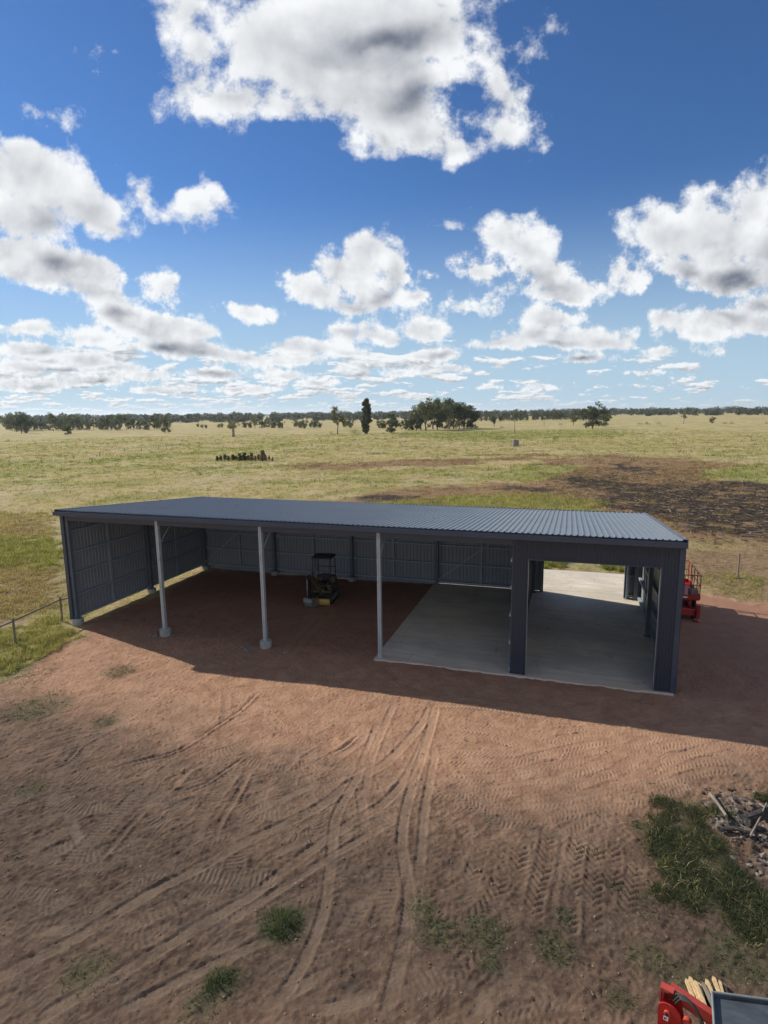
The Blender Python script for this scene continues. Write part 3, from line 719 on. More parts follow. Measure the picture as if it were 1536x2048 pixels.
# ================================================================== the farm shed
def rz(y): return 5.0 - .0856 * (y + .25)
def sheet(mb, O, S, T, N, width, bot, top, pitch=.19, h=.026):
    O = Vector(O); S = Vector(S); T = Vector(T); N = Vector(N); s = 0; pr = []
    while s < width - 1e-6:
        for ds, hh in ((0, 0), (pitch * .62, 0), (pitch * .72, h), (pitch * .90, h)):
            if s + ds < width: pr.append((s + ds, hh))
        s += pitch
    pr.append((width, 0))
    vs = []; n = len(pr)
    for s_, hh in pr: vs.append(O + S * s_ + N * hh + T * bot(s_)); vs.append(O + S * s_ + N * hh + T * top(s_))
    mb.add(vs, [(2 * i, 2 * i + 2, 2 * i + 3, 2 * i + 1) if S.cross(T).dot(N) > 0 else (2 * i, 2 * i + 1, 2 * i + 3, 2 * i + 2) for i in range(n - 1)])
shed = thing('farm_shed', 'long dark blue-grey steel farm shed with open front bays and one framed doorway', 'shed', (0, 0, 0))
SX = [0.0, 4.72, 9.44, 14.2, 18.95, 23.9]
m_ = MB(); sheet(m_, (-.20, 0, 0), (1, 0, 0), (0, 1, 0), (0, 0, 1), 24.300, lambda s: 0, lambda s: 0)
m_ = MB()                                    # roof: ribs run down the fall
s = -.12; pr = []
while s < 23.88:
    for ds, hh in ((0, 0), (.124, 0), (.137, .031), (.172, .031)): pr.append((s + ds, hh))
    s += .19
vs = []
for x, hh in pr:
    for y in (-.27, 10.12): vs.append((x, y, rz(y) + hh))
m_.add(vs, [(2 * i, 2 * i + 2, 2 * i + 3, 2 * i + 1) for i in range(len(pr) - 1)])
roof = m_.build('roof', M_roof, shed)
m_ = MB()                                    # screws in lines over the purlins
for y in (.1, 1.6, 3.2, 4.9, 6.5, 8.1, 9.7):
    for i in range(0, 126):
        x = -.12 + .19 * i + .155; m_.box((x - .008, y - .008, rz(y) + .030), (x + .008, y + .008, rz(y) + .036))
m_.build('roof_screws', M_galv, roof)
m_ = MB(); m_.box((-.14, -.40, 4.80), (24.09, -.275, 4.84)); m_.box((-.14, -.415, 4.80), (24.09, -.40, 4.955)); m_.box((-.14, -.425, 4.94), (24.09, -.40, 4.965))
m_.box((-.14, -.40, 4.86), (-.13, -.275, 4.95)); m_.box((24.08, -.40, 4.80), (24.09, -.275, 4.95)); m_.box((-.14, -.275, 4.77), (24.09, -.262, 4.97))
m_.box((-.13, -.262, 4.765), (24.08, -.03, 4.785))
m_.build('gutter', M_trim, shed)
m_ = MB(); m_.box((-.14, 10.13, 3.98), (24.09, 10.15, 4.14)); m_.box((-.14, 10.15, 3.98), (24.09, 10.27, 4.0)); m_.box((-.14, 10.27, 3.98), (24.09, 10.285, 4.12)); m_.build('gutter', M_trim, shed)
for x in (-.145, 24.095):
    m_ = MB(); m_.bar((x, -.30, rz(-.30) - .06), (x, 10.15, rz(10.15) - .06), .03, .20); m_.bar((x + (.05 if x < 0 else -.05), -.27, rz(-.27) + .042), (x + (.05 if x < 0 else -.05), 10.13, rz(10.13) + .042), .12, .008)
    m_.build('barge_flashing', M_trim, shed)
# cladding
m_ = MB(); sheet(m_, (-.11, 9.95, 0), (0, -1, 0), (0, 0, 1), (-1, 0, 0), 9.98, lambda s: .04, lambda s: rz(9.95 - s) - .03)
lw = m_.build('side_wall', M_clad, shed)
m_ = MB(); m_.box((-.140, -.075, .08), (.01, -.055, 4.74)); m_.box((-.150, -.075, .08), (-.138, .06, 4.74)); m_.build('corner_flashing', M_trim, lw)
m_ = MB(); sheet(m_, (-.17, 9.975, 0), (1, 0, 0), (0, 0, 1), (0, 1, 0), 14.25, lambda s: -.165, lambda s: rz(9.95) - .03)
sheet(m_, (14.08, 9.975, 0), (1, 0, 0), (0, 0, 1), (0, 1, 0), 5.47, lambda s: .012, lambda s: rz(9.95) - .03)
sheet(m_, (19.55, 9.975, 0), (1, 0, 0), (0, 0, 1), (0, 1, 0), 3.80, lambda s: 3.66, lambda s: rz(9.95) - .03)
sheet(m_, (23.35, 9.975, 0), (1, 0, 0), (0, 0, 1), (0, 1, 0), .87, lambda s: .012, lambda s: rz(9.95) - .03)
bw = m_.build('back_wall', M_clad, shed)
m_ = MB(); m_.box((19.53, 9.80, .004), (19.58, 10.01, 3.70)); m_.box((23.32, 9.80, .004), (23.37, 10.01, 3.70)); m_.box((19.58, 9.80, 3.64), (23.32, 10.01, 3.70)); m_.build('door_trim', M_trim, bw)
m_ = MB(); sheet(m_, (24.065, 0, 0), (0, 1, 0), (0, 0, 1), (1, 0, 0), 9.95, lambda s: .012, lambda s: rz(s) - .03)
rw = m_.build('side_wall', M_clad, shed)
m_ = MB(); m_.box((23.940, -.075, .012), (24.102, -.058, 4.70)); m_.box((24.095, -.075, .012), (24.108, .06, 4.70)); m_.build('corner_flashing', M_trim, rw)
m_ = MB(); m_.box((23.940, 9.99, .012), (24.102, 10.01, 4.1)); m_.build('corner_flashing', M_trim, rw)
m_ = MB(); sheet(m_, (19.05, 0.02, 0), (0, 1, 0), (0, 0, 1), (1, 0, 0), 9.8, lambda s: .012, lambda s: rz(s) - .03)
pw = m_.build('partition_wall', M_clad, shed)
m_ = MB(); sheet(m_, (18.92, -.045, 0), (1, 0, 0), (0, 0, 1), (0, -1, 0), .50, lambda s: .012, lambda s: 4.78, .095, .012)
sheet(m_, (19.42, -.045, 0), (1, 0, 0), (0, 0, 1), (0, -1, 0), 4.05, lambda s: 4.10, lambda s: 4.78, .095, .012)
sheet(m_, (23.47, -.045, 0), (1, 0, 0), (0, 0, 1), (0, -1, 0), .64, lambda s: .012, lambda s: 4.78, .095, .012)
fw_ = m_.build('front_wall', M_clad, shed)
m_ = MB(); m_.box((19.415, -.07, .006), (19.45, .16, 4.10)); m_.box((23.45, -.07, .006), (23.485, .16, 4.10)); m_.box((19.45, -.07, 4.065), (23.45, .16, 4.10)); m_.build('door_trim', M_trim, fw_)
m_ = MB(); m_.box((19.452, -.075, .006), (19.46, -.05, 4.06)); m_.build('jamb_edge', M_galv, fw_)
m_ = MB(); m_.box((23.44, -.075, .006), (23.448, -.05, 4.06)); m_.build('jamb_edge', M_galv, fw_)
# frame
def c_post(x, y, z0, z1, w=.15, d=.17, mt=None):
    b = MB(); b.box((x - w / 2, y, z0), (x - .004, y + d, z1)); b.box((x + .004, y, z0), (x + w / 2, y + d, z1)); b.box((x - .0045, y + .03, z0), (x + .0045, y + d - .03, z1))
    b.box((x - w / 2 - .05, y - .04, z0), (x + w / 2 + .05, y + d + .04, z0 + .012))
    for zz_ in (z0 + .16, z0 + .26): b.box((x - w / 2 - .012, y + .05, zz_ - .01), (x + w / 2 + .012, y + .07, zz_ + .01))
    return b.build('post', mt or M_galv, shed)
GL = -.17
for i, x in enumerate(SX[:4]):
    z0 = .12 if i < 3 else .004
    p = c_post(x + (.11 if i == 0 else 0), 0.0, z0, 4.70, .13, .15, M_col if i == 0 else M_galv)
    if i < 3:
        f = MB(); xx = x + (.11 if i == 0 else 0); f.tube([(xx, .085, GL - .25), (xx, .085, .03), (xx, .085, .105), (xx, .085, .12)], [.235, .235, .235, .215], 22)
        for a in range(3): f.tube([(xx, .085, -.12 + a * .09), (xx, .085, -.10 + a * .09)], [.242, .242], 22)
        f.build('footing', M_conc, shed)
for (x, y) in ((.11, 4.85), (.11, 9.62), (4.72, 9.62), (9.44, 9.62)):
    p = c_post(x, y, .06, rz(y) - .06, .15, .17, M_col)
    f = MB(); f.tube([(x, y + .085, GL - .25), (x, y + .085, .035), (x, y + .085, .06)], [.22, .22, .20], 18); f.build('footing', M_conc, shed)
for (x, y) in ((14.2, 9.62), (19.12, 9.62), (23.820, 9.62), (23.820, 4.85), (18.95, 4.85)): c_post(x, y, .004, rz(y) - .06, .15, .17, M_col)
for x in (18.97, 23.820): c_post(x, .0, .004, 4.70, .12, .17, M_girt)
c_post(19.66 - .16, 9.82, .004, 3.7, .07, .12, M_girt); c_post(23.40 + .04, 9.70, .004, 3.7, .07, .12, M_girt); c_post(23.500, 9.80, .004, 3.9, .06, .14, M_girt)
for x in SX[:5]:
    b = MB(); b.bar((x + (.11 if x == 0 else 0), .1, rz(.1) - .24), (x + (.11 if x == 0 else 0), 9.7, rz(9.7) - .24), .07, .24); b.build('rafter', M_girt, shed)
b = MB(); b.bar((23.820, .1, rz(.1) - .24), (23.820, 9.7, rz(9.7) - .24), .07, .24); b.build('rafter', M_girt, shed)
for y in (.1, 1.6, 3.2, 4.9, 6.5, 8.1, 9.7):
    b = MB(); b.box((-.09, y - .035, rz(y) - .115), (24.060, y + .035, rz(y) - .008)); b.build('purlin', M_girt, shed)
b = MB(); b.box((0.14, .02, 4.52), (18.9, .10, 4.70)); b.build('front_beam', M_trim, shed)
for i, x in enumerate(SX[1:4]):
    b = MB(); b.bar((x, .17, 3.75), (x, 1.05, rz(1.05) - .34), .028, .028); b.build('knee_brace', M_galv, shed)
    b = MB(); b.bar((x, 9.62, 3.0), (x, 8.7, rz(8.7) - .34), .045, .045); b.build('knee_brace', M_galv, shed)
def girt(p0, p1, depth_dir, d=.13, h=.07, par=None, m=None):
    """Z shaped rail: a flat shelf, a web against the sheets and a lip"""
    b = MB(); p0 = Vector(p0); p1 = Vector(p1); D_ = Vector(depth_dir)
    b.bar(p0, p1, .003 if abs(D_.x) > 0 or True else d, h)                         # web (at the post side)
    q0 = p0 + D_ * d / 2 + Vector((0, 0, h / 2)); q1 = p1 + D_ * d / 2 + Vector((0, 0, h / 2)); b.bar(q0, q1, d, .005)
    q0 = p0 + D_ * d + Vector((0, 0, -.02)); q1 = p1 + D_ * d + Vector((0, 0, -.02)); b.bar(q0, q1, .004, .05)
    return b.build('girt', m or M_girt, par or shed)
for z in (.15, 1.12, 2.10, 3.05, 4.0):
    girt((.02, 0.0, z), (.02, 9.7, z), (-1, 0, 0), .12)
    if z < 3.9:
        girt((-.1, 9.81, z), (19.2, 9.81, z), (0, 1, 0)); girt((23.45, 9.81, z), (23.940, 9.81, z), (0, 1, 0))
    girt((23.910, 0.06, z), (23.910, 9.78, z), (1, 0, 0)) if z < 4.05 else None
    b = MB(); b.bar((18.93, .2, z), (18.93, 9.6, z), .13, .07); b.box((18.865, -.03, z - .05), (18.93, .0, z + .05)); b.build('girt', M_girt, pw)
for y in (2.45, 7.3):
    b = MB(); b.bar((-.04, y, .15), (-.04, y, rz(y) - .1), .05, .11, (0, 1, 0)); b.build('mullion', M_girt, shed)
    b = MB(); b.bar((23.960, y, .05), (23.960, y, rz(y) - .1), .05, .08, (0, 1, 0)); b.build('mullion', M_girt, shed)
for x in (2.4, 7.1, 11.8, 16.5):
    b = MB(); b.bar((x, 9.87, .05), (x, 9.87, 4.0), .07, .09, (0, 1, 0)); b.build('mullion', M_girt, shed)
# long bracing straps in the rear corner
b = MB(); b.bar((.15, 9.60, .3), (4.6, 9.60, 3.9), .006, .03); b.build('brace_strap', M_galv, shed)
b = MB(); b.bar((14.3, 9.60, .3), (18.9, 9.60, 3.9), .006, .03); b.build('brace_strap', M_galv, shed)

# ---- slab
ms = bpy.data.materials.new('slab_concrete'); ms.use_nodes = True; q = NT(ms.node_tree); bs = ms.node_tree.nodes['Principled BSDF']
P = ms.node_tree.nodes.new('ShaderNodeTexCoord').outputs['Object']
f1, _ = q.noise(P, .55, 6, .62, .3); f2, _ = q.noise(q.vm('MULTIPLY', P, (.35, 3.0, 1)), 1.4, 5, .6, .5); f3, _ = q.noise(P, 60, 3, .6)
f4, _ = q.noise(q.vm('MULTIPLY', P, (1, 1.6, 1)), 1.9, 6, .7, 1.6); f5, _ = q.noise(q.vm('MULTIPLY', P, (2.2, .8, 1)), 1.1, 5, .65, 1.2)
c = q.mix(q.ss(f1, .3, .7), (.54, .47, .37), (.70, .63, .50))
c = q.mix(q.ss(f2, .35, .65, 0, .35), c, (.36, .34, .29))
c = q.mix(q.ss(f4, .56, .68, 0, .5), c, (.28, .235, .19)); c = q.mix(q.ss(f5, .60, .70, 0, .45), c, (.30, .27, .235))
c = q.mix(q.ss(f3, .5, .8, 0, .2), c, (.3, .28, .25))
sx, sy, sz_ = q.sep(P)
edge = q.math('MULTIPLY', q.ss(sy, .55, -.05), q.ss(f1, .3, .55)); c = q.mix(q.math('MULTIPLY', edge, .5), c, (.40, .30, .23))
q.l.new(c, bs.inputs['Base Color']); bs.inputs['Roughness'].default_value = .8
bp = ms.node_tree.nodes.new('ShaderNodeBump'); bp.inputs['Distance'].default_value = .004; q.l.new(f3, bp.inputs['Height']); q.l.new(bp.outputs[0], bs.inputs['Normal'])
x0, x1, y0, y1 = SLAB
N = 160; sl = MB(); vs = []; r_ = random.Random(3)
def jag(i, a): return a * (vn(np.array(i * .31), np.array(.5), 3) - .5)
for i in range(N + 1):
    x = x0 + (x1 - x0) * i / N
    j = float(jag(i, .16) + jag(i * 4 + 9, .05)) if 0 < i < N else 0
    vs += [(x, y0 - .10 + j, -.24), (x, y0 - .04 + j * .8, -.006), (x, y0 + .02, 0), (x, y1 - .02, 0), (x, y1, -.012), (x, y1, -.24)]
fs = []
for i in range(N):
    for jn in range(5): a = i * 6 + jn; fs.append((a, a + 6, a + 7, a + 1))
fs.append((0, 1, 2, 3, 4, 5)); fs.append(tuple(N * 6 + t for t in (5, 4, 3, 2, 1, 0)))
sl.add(vs, fs); slab = sl.build('concrete_slab', ms); tag(slab, kind='structure')

# ================================================================== mini excavator under the roof
M_dky = mat('charcoal_paint', (.10, .078, .040), .5, 0, .15, 3, dirt=(.12, .09, .06), dirt_amt=.2)
E0 = gat(668, 1190); ez = gz(10.25, 6.5)
ex = thing('mini_excavator', 'small dark mini excavator with black canopy and dull yellow blade on the dirt floor', 'excavator', (9.35, 6.15, ez), math.radians(-84))
# local: +x forward (towards the boom)
for sy_ in (-1, 1):
    y = sy_ * .40; b = MB()
    n = 46; ring = []
    for i in range(n):
        t = i / n * (2 * 1.05 + 2 * math.pi * .20)
        if t < 1.05: x_, z_, a_ = -.525 + t, .43, 0
        elif t < 1.05 + math.pi * .20: th = (t - 1.05) / .20; x_, z_, a_ = .525 + .20 * math.sin(th), .23 + .20 * math.cos(th), -th
        elif t < 2.10 + math.pi * .20: x_, z_, a_ = .525 - (t - 1.05 - math.pi * .20), .03, math.pi
        else: th = (t - 2.10 - math.pi * .20) / .20; x_, z_, a_ = -.525 - .20 * math.sin(th), .23 - .20 * math.cos(th), math.pi - th
        R_m = Matrix.Rotation(-a_, 3, 'Y')
        b.box((x_ - .035, y - .125, z_ - .022), (x_ + .035, y + .125, z_ + .022), R_m)
        b.box((x_ - .012, y - .125, z_ - .038), (x_ + .012, y + .125, z_ + .038), R_m)
    trk = b.build('track', M_rub, ex)
    b = MB(); b.disc((.525, y, .23), (0, 1, 0), .165, .14); b.disc((-.525, y, .23), (0, 1, 0), .165, .14)
    for x_ in (-.28, 0, .28): b.disc((x_, y, .12), (0, 1, 0), .07, .13, 12)
    b.cbox((-.50, y - .05, .16), (.50, y + .05, .33), .02); b.build('track_roller', M_grym, trk)
b = MB(); b.cbox((-.35, -.30, .20), (.35, .30, .40), .03); b.tube([(0, 0, .38), (0, 0, .50)], .28, 20); b.build('undercarriage', M_blk, ex)
b = MB(); b.prism([(0, .0), (.05, .02), (.08, .15), (.05, .30), (0, .32), (.03, .15)], (0, 1.06, 0), (.86, -.53, .04)); b.bar((.3, -.26, .26), (.9, -.26, .18), .06, .08); b.bar((.3, .26, .26), (.9, .26, .18), .06, .08); b.build('dozer_blade', M_yel, ex)
b = MB(); b.cbox((-.62, -.48, .50), (.42, .48, .60), .03); b.prism([(-.62, 0), (-.20, 0), (-.20, .50), (-.30, .56), (-.55, .50), (-.64, .30)], (0, .94, 0), (0, -.47, .60)); b.cbox((-.20, .24, .60), (.30, .47, .88), .04); b.cbox((.12, -.12, .50), (.52, .12, .74), .03)
body = b.build('body', M_dky, ex)
b = MB(); b.box((-.655, -.28, .72), (-.625, .28, .98)); b.cbox((-.60, -.38, 1.10), (-.28, .38, 1.17), .02); b.build('engine_vent', M_blk, body)
b = MB(); b.cbox((-.22, -.20, .82), (.16, .20, .93), .04); b.cbox((-.28, -.20, .90), (-.18, .20, 1.32), .04); b.build('seat', M_blk, ex)
b = MB()
for sy_ in (-.24, .24): b.cbox((.05, sy_ - .05, .86), (.22, sy_ + .05, .98), .02); b.tube([(.16, sy_, .96), (.20, sy_, 1.14)], [.014, .022], 8)
b.tube([(.36, -.10, .60), (.33, -.10, 1.0)], .012); b.tube([(.36, .10, .60), (.33, .10, 1.0)], .012); b.build('control_lever', M_blk, ex)
b = MB()
for sy_ in (-.44, .44): b.tube([(-.42, sy_, 1.08), (-.46, sy_, 1.5), (-.40, sy_, 2.10), (-.30, sy_, 2.2)], .028); b.tube([(.40, sy_, .60), (.40, sy_, 1.9), (.34, sy_, 2.14), (.24, sy_, 2.2)], .026)
b.tube([(-.45, -.44, 1.6), (-.45, .44, 1.6)], .02); b.build('canopy_post', M_blk, ex)
b = MB(); b.cbox((-.48, -.50, 2.18), (.44, .50, 2.26), .035); b.cbox((-.38, -.40, 2.26), (.34, .40, 2.29), .012); b.build('canopy_roof', M_blk, ex)
def swing(b, a=math.radians(-24), c=(.50, 0)):
    ca, sa = math.cos(a), math.sin(a); b.v = [(c[0] + (x - c[0]) * ca - (y - c[1]) * sa, c[1] + (x - c[0]) * sa + (y - c[1]) * ca, z) for x, y, z in b.v]; return b
# boom, stick, bucket (folded in front, bucket on the ground)
b = MB(); b.prism([(0, 0), (.10, -.04), (.52, .58), (.84, .86), (.92, 1.00), (.82, 1.02), (.42, .74), (-.02, .10)], (0, .14, 0), (.50, -.07, .56)); swing(b).build('boom', M_dky, ex)
b = MB(); b.prism([(-.10, .10), (.06, .12), (.10, .0), (.02, -1.02), (-.07, -1.04), (-.10, -.08)], (0, .12, 0), (1.36, -.06, 1.50)); swing(b).build('stick', M_blk, ex)
b = MB(); b.tube([(.58, 0, .60), (.84, 0, .98)], .045, 10); b.tube([(.84, 0, .98), (1.08, 0, 1.28)], .022, 8); swing(b).build('boom_ram', M_blk, ex)
b = MB(); b.tube([(.95, 0, 1.66), (1.22, 0, 1.72)], .038, 10); b.tube([(1.22, 0, 1.72), (1.34, 0, 1.62)], .02, 8); b.tube([(1.47, 0, 1.42), (1.47, 0, .92)], .035, 10); b.tube([(1.47, 0, .92), (1.46, 0, .62)], .018, 8); swing(b).build('stick_ram', M_grym, ex)
b = MB(); b.prism([(-.05, .30), (.12, .30), (.16, .12), (.05, -.10), (-.20, -.16), (-.34, -.02), (-.32, .0), (-.18, -.10), (.0, -.04), (.06, .10)], (0, .50, 0), (1.36, -.25, .19))
b.box((1.02, -.25, .08), (1.44, -.235, .40), Matrix.Rotation(.3, 3, 'Y')); b.box((1.02, .235, .08), (1.44, .25, .40), Matrix.Rotation(.3, 3, 'Y'))
for i in range(4): b.box((.96, -.23 + i * .14, .10), (1.05, -.19 + i * .14, .14))
swing(b).build('bucket', M_grym, ex)
b = MB(); b.tube([(.5, .05, .9), (.8, .09, 1.35), (1.1, .09, 1.68), (1.3, .08, 1.60)], .014, 6); b.tube([(.5, -.05, .9), (.78, -.09, 1.32), (1.08, -.09, 1.66)], .014, 6); swing(b).build('hose', M_rub, ex)
b = MB(); b.box((.512, -.10, .60), (.524, .10, .68)); b.build('warning_plate', M_ylab, body)

# ================================================================== scissor lift beside the right wall
lz_ = gz(25.4, 8.6)
sl_ = thing('scissor_lift', 'red scissor lift with railed platform parked beside the end wall of the shed', 'scissor lift', (25.36, 8.75, lz_))
b = MB(); b.cbox((-.62, -1.25, .22), (.62, 1.25, .52), .03); b.build('chassis', M_red, sl_)
b = MB(); b.cbox((-.70, -.95, .20), (-.60, .95, .48), .02); b.build('side_tray', M_blk, sl_); b = MB(); b.cbox((.60, -1.0, .26), (.70, -.0, .86), .03); b.cbox((.60, -.02, .24), (.69, .95, .60), .03); b.build('side_tray', M_blk, sl_)
for sx_ in (-1, 1):
    for y in (-.92, .92):
        b = MB(); b.disc((sx_ * .62, y, .24), (1, 0, 0), .24, .16, 22); w_ = b.build('wheel', M_rub, sl_)
        b = MB(); b.disc((sx_ * .71, y, .24), (1, 0, 0), .12, .04, 16); b.build('rim', M_grym, w_)
    for y in (-1.32, 1.32):
        b = MB(); b.cbox((sx_ * .72 - .07, y - .07, .16), (sx_ * .72 + .07, y + .07, .74), .015); b.tube([(sx_ * .72, y, .16), (sx_ * .72, y, .05)], .03); b.disc((sx_ * .72, y, .025), (0, 0, 1), .13, .04, 16); b.build('stabiliser', M_red, sl_)
b = MB()
for i in range(3):
    z0 = .54 + i * .12
    for sx_ in (-.48, .48):
        b.bar((sx_, -1.05, z0), (sx_, 1.05, z0 + .10), .04, .09); b.bar((sx_ * .88, 1.05, z0), (sx_ * .88, -1.05, z0 + .10), .04, .09)
b.build('scissor_arms', M_red2, sl_)
b = MB(); b.cbox((-.74, -1.34, .93), (.74, 1.34, 1.03), .015); b.box((-.76, -1.36, .98), (-.74, 1.36, 1.16)); b.box((.74, -1.36, .98), (.76, 1.36, 1.16)); b.box((-.74, -1.36, .98), (.74, -1.34, 1.16)); b.box((-.74, 1.34, .98), (.74, 1.36, 1.16)); dk = b.build('platform', M_red, sl_)
b = MB(); b.box((.0, -1.366, 1.03), (.26, -1.361, 1.09)); b.build('decal', M_white, dk); b = MB(); b.box((.762, -.4, 1.02), (.766, .3, 1.10)); b.build('decal', M_white, dk)
b = MB(); T_ = 2.02
for sx_ in (-.73, .73):
    b.tube([(sx_, -1.33, T_), (sx_, 1.33, T_)], .022); b.tube([(sx_, -1.33, 1.60), (sx_, 1.33, 1.60)], .018)
    for y in (-1.33, -.66, 0, .66, 1.33): b.tube([(sx_, y, 1.0), (sx_, y, T_)], .020)
for y in (-1.33, 1.33):
    b.tube([(-.73, y, T_), (.73, y, T_)], .022); b.tube([(-.73, y, 1.60), (.73, y, 1.60)], .018)
    for sx_ in (-.3, .12, .40): b.tube([(sx_, y, 1.0), (sx_, y, T_)], .018)
b.tube([(.73, -.60, 1.06), (.73, -1.28, 1.62)], .012); b.build('guard_rail', M_red, sl_)
b = MB(); b.cbox((-.05, .55, 1.95), (.30, .85, 2.28), .04); b.tube([(.1, .7, 2.26), (.1, .7, 2.40)], [.02, .03], 8); b.tube([(.2, .6, 2.1), (.35, .45, 1.8), (.3, .5, 1.4), (.2, .6, 1.05)], .02, 6); b.build('control_box', M_blk, sl_)
b = MB(); b.disc((.1, .7, 2.43), (0, 0, 1), .05, .08, 12); b.build('beacon', M_orange, sl_)
b = MB(); b.cbox((.36, -1.24, 1.05), (.70, -.86, 1.36), .02); b.build('tool_box', M_oldwood, sl_)
b = MB(); b.tube([(-.2, -.9, 1.05), (-.2, -.9, 1.5), (0, -.85, 1.75), (.15, -.8, 1.5), (.15, -.8, 1.06)], .03, 8); b.cbox((-.5, -.9, 1.04), (.1, -.3, 1.30), .03); b.build('material_cradle', M_red2, sl_)

# ================================================================== pipe fence at the left corner
fn = thing('pipe_fence', 'low rusty grey pipe rail fence running from the left corner of the shed', 'fence')
fpx = [(125, 1243), (32, 1290), (-95, 1352)]; fp = [gat(*p) for p in fpx]
rail = [Vector((-.3, .55, fp[0].z + 1.08))] + [p + Vector((0, 0, 1.02)) for p in fp]
b = MB(); b.tube(rail, .034, 10); b.build('rail', M_pipe, fn)
for p in fp:
    b = MB(); b.tube([p - Vector((0, 0, .3)), p + Vector((0, 0, 1.02))], .042, 10); b.tube([p + Vector((0, 0, 1.02)), p + Vector((0, 0, 1.13)), p + Vector((0, 0, 1.15))], [.05, .05, .03], 10); b.build('post', M_pipe, fn)
p = gat(1475, 1157); sp = MB(); sp.tube([p - Vector((0, 0, .3)), p + Vector((.0, 0, 1.35)), p + Vector((0, 0, 1.38))], [.045, .04, .03], 9); sp.bar(p + Vector((-.1, 0, .04)), p + Vector((.35, .05, .03)), .06, .05)
tag(sp.build('timber_post', M_oldwood), 'lone thin dark timber post standing in the brown grass right of the scissor lift', 'post')

# ================================================================== boom lift in the bottom right corner
def bp_(u, v, z): return Vector(at(u, v, z))
bl = thing('boom_lift', 'red boom lift machine with black hoses, part seen at the bottom right corner', 'boom lift', (22.9, -11.9, gz(22.9, -11.9)))
O_ = Vector(bl.location); inv = lambda p: Vector(p) - O_
Zt = 1.75
a0 = bp_(1322, 1968, Zt); a1 = bp_(1440, 2030, Zt); dx_ = (a1 - a0); dx_.z = 0; dx_.normalize(); dy_ = Vector((-dx_.y, dx_.x, 0)); sc_ = (bp_(1422, 2000, Zt) - bp_(1322, 2000, Zt)).length / 100
if dy_.y < 0: dy_ = -dy_
upz = Vector((0, 0, 1))
def lp(x, y, z): return inv(a0) + dx_ * x + dy_ * y + upz * z
def obox(b, x0, x1, y0, y1, z0, z1):
    vs = [lp(x, y, z) for z in (z0, z1) for (x, y) in ((x0, y0), (x1, y0), (x1, y1), (x0, y1))]
    b.add(vs, [(0, 3, 2, 1), (4, 5, 6, 7), (0, 1, 5, 4), (1, 2, 6, 5), (2, 3, 7, 6), (3, 0, 4, 7)])
def oplate(b, ol, y0_, y1_):
    vs = [lp(x, y0_, z) for x, z in ol] + [lp(x, y1_, z) for x, z in ol]; n = len(ol)
    b.add(vs, [tuple(range(n)), tuple(range(n, 2 * n))[::-1]] + [(i, (i + 1) % n, (i + 1) % n + n, i + n) for i in range(n)])
arc = [(.13 + .125 * math.cos(a_), -.20 + .10 * math.sin(a_)) for a_ in np.linspace(math.pi, 0, 12)]
ol = [(.03, -.95)] + arc + [(.30, -.42), (.30, -.95)]
for yy in (-.13, .02):
    b = MB(); oplate(b, ol, yy, yy + .018); pl_ = b.build('side_plate', M_red, bl)
    if yy < 0:
        b = MB(); b.disc(lp(.115, yy - .008, -.225), dy_, .038, .035, 20); b.build('pivot_pin', M_red2, pl_)
        b = MB(); b.disc(lp(.115, yy - .020, -.225), dy_, .020, .022, 14); b.build('pin_hole', M_blk, pl_)
        def pq(x, z, w, h, yo): return [lp(x, yo, z), lp(x + w, yo, z), lp(x + w, yo, z + h), lp(x, yo, z + h)]
        b = MB(); b.add(pq(.075, -.345, .055, .060, yy - .003), [(0, 1, 2, 3)]); b.build('warning_decal', M_white, pl_)
        b = MB(); b.prism([(0, 0), (.012, 0), (.012, .02), (.030, .02), (.030, .034), (0, .034)], tuple(dy_ * -.002), lp(.083, yy - .004, -.335), tuple(dx_), (0, 0, 1)); b.build('warning_decal_mark', M_blk, pl_)
        b = MB(); b.add(pq(.13, -.50, .10, .035, yy - .003), [(0, 1, 2, 3)]); b.build('yellow_decal', M_ylab, pl_)
b = MB(); obox(b, .0, .15, -.045, .045, -.015, .0); obox(b, .0, .018, -.05, .05, -.20, -.016); obox(b, .03, .045, -.045, .045, -.16, -.016); b.build('end_flange', M_red2, bl)
b = MB(); vs = []
for x, z in ((.10, -.02), (1.05, -.20)):
    for (yo, zo) in ((.045, 0), (.135, 0), (.135, -.16), (.045, -.16)): vs.append(lp(x, yo, z + zo))
b.add(vs, [(0, 1, 2, 3), (7, 6, 5, 4), (0, 4, 5, 1), (1, 5, 6, 2), (2, 6, 7, 3), (3, 7, 4, 0)]); b.build('boom_arm', M_red2, bl)
b = MB(); b.tube([lp(.33, -.07, -.26), lp(.44, -.12, -.62)], .034, 14); b.tube([lp(.44, -.12, -.60), lp(.52, -.15, -.95)], .046, 14); b.disc(lp(.33, -.07, -.26), dy_, .048, .07, 16); b.build('ram', M_red2, bl)
for kx in range(3):
    b = MB(); o2 = kx * .024; b.tube([lp(.14 + o2, -.02 - o2, -.10), lp(.19 + o2, -.03 - o2, .01), lp(.28 + o2, -.05 - o2, .05), lp(.38 + o2, -.07 - o2, .02), lp(.47 + o2, -.09 - o2, -.12), lp(.55 + o2, -.11 - o2, -.45)], .013, 8); b.build('hose', M_rub, bl, True)
b = MB(); obox(b, .305, .62, -.22, .03, -.95, -.42); b.build('valve_block', M_blk, bl)
b = MB(); obox(b, -.02, .31, -.20, -.135, -.62, -.54); b.build('cross_plate', M_blk, bl)
b = MB(); oplate(b, [(-.10, -1.3), (-.10, -.60), (-.05, -.50), (.03, -.50), (.05, -.58), (.33, -.60), (.34, -1.3)], -.36, -.21); tb = b.build('turret', M_red2, bl)
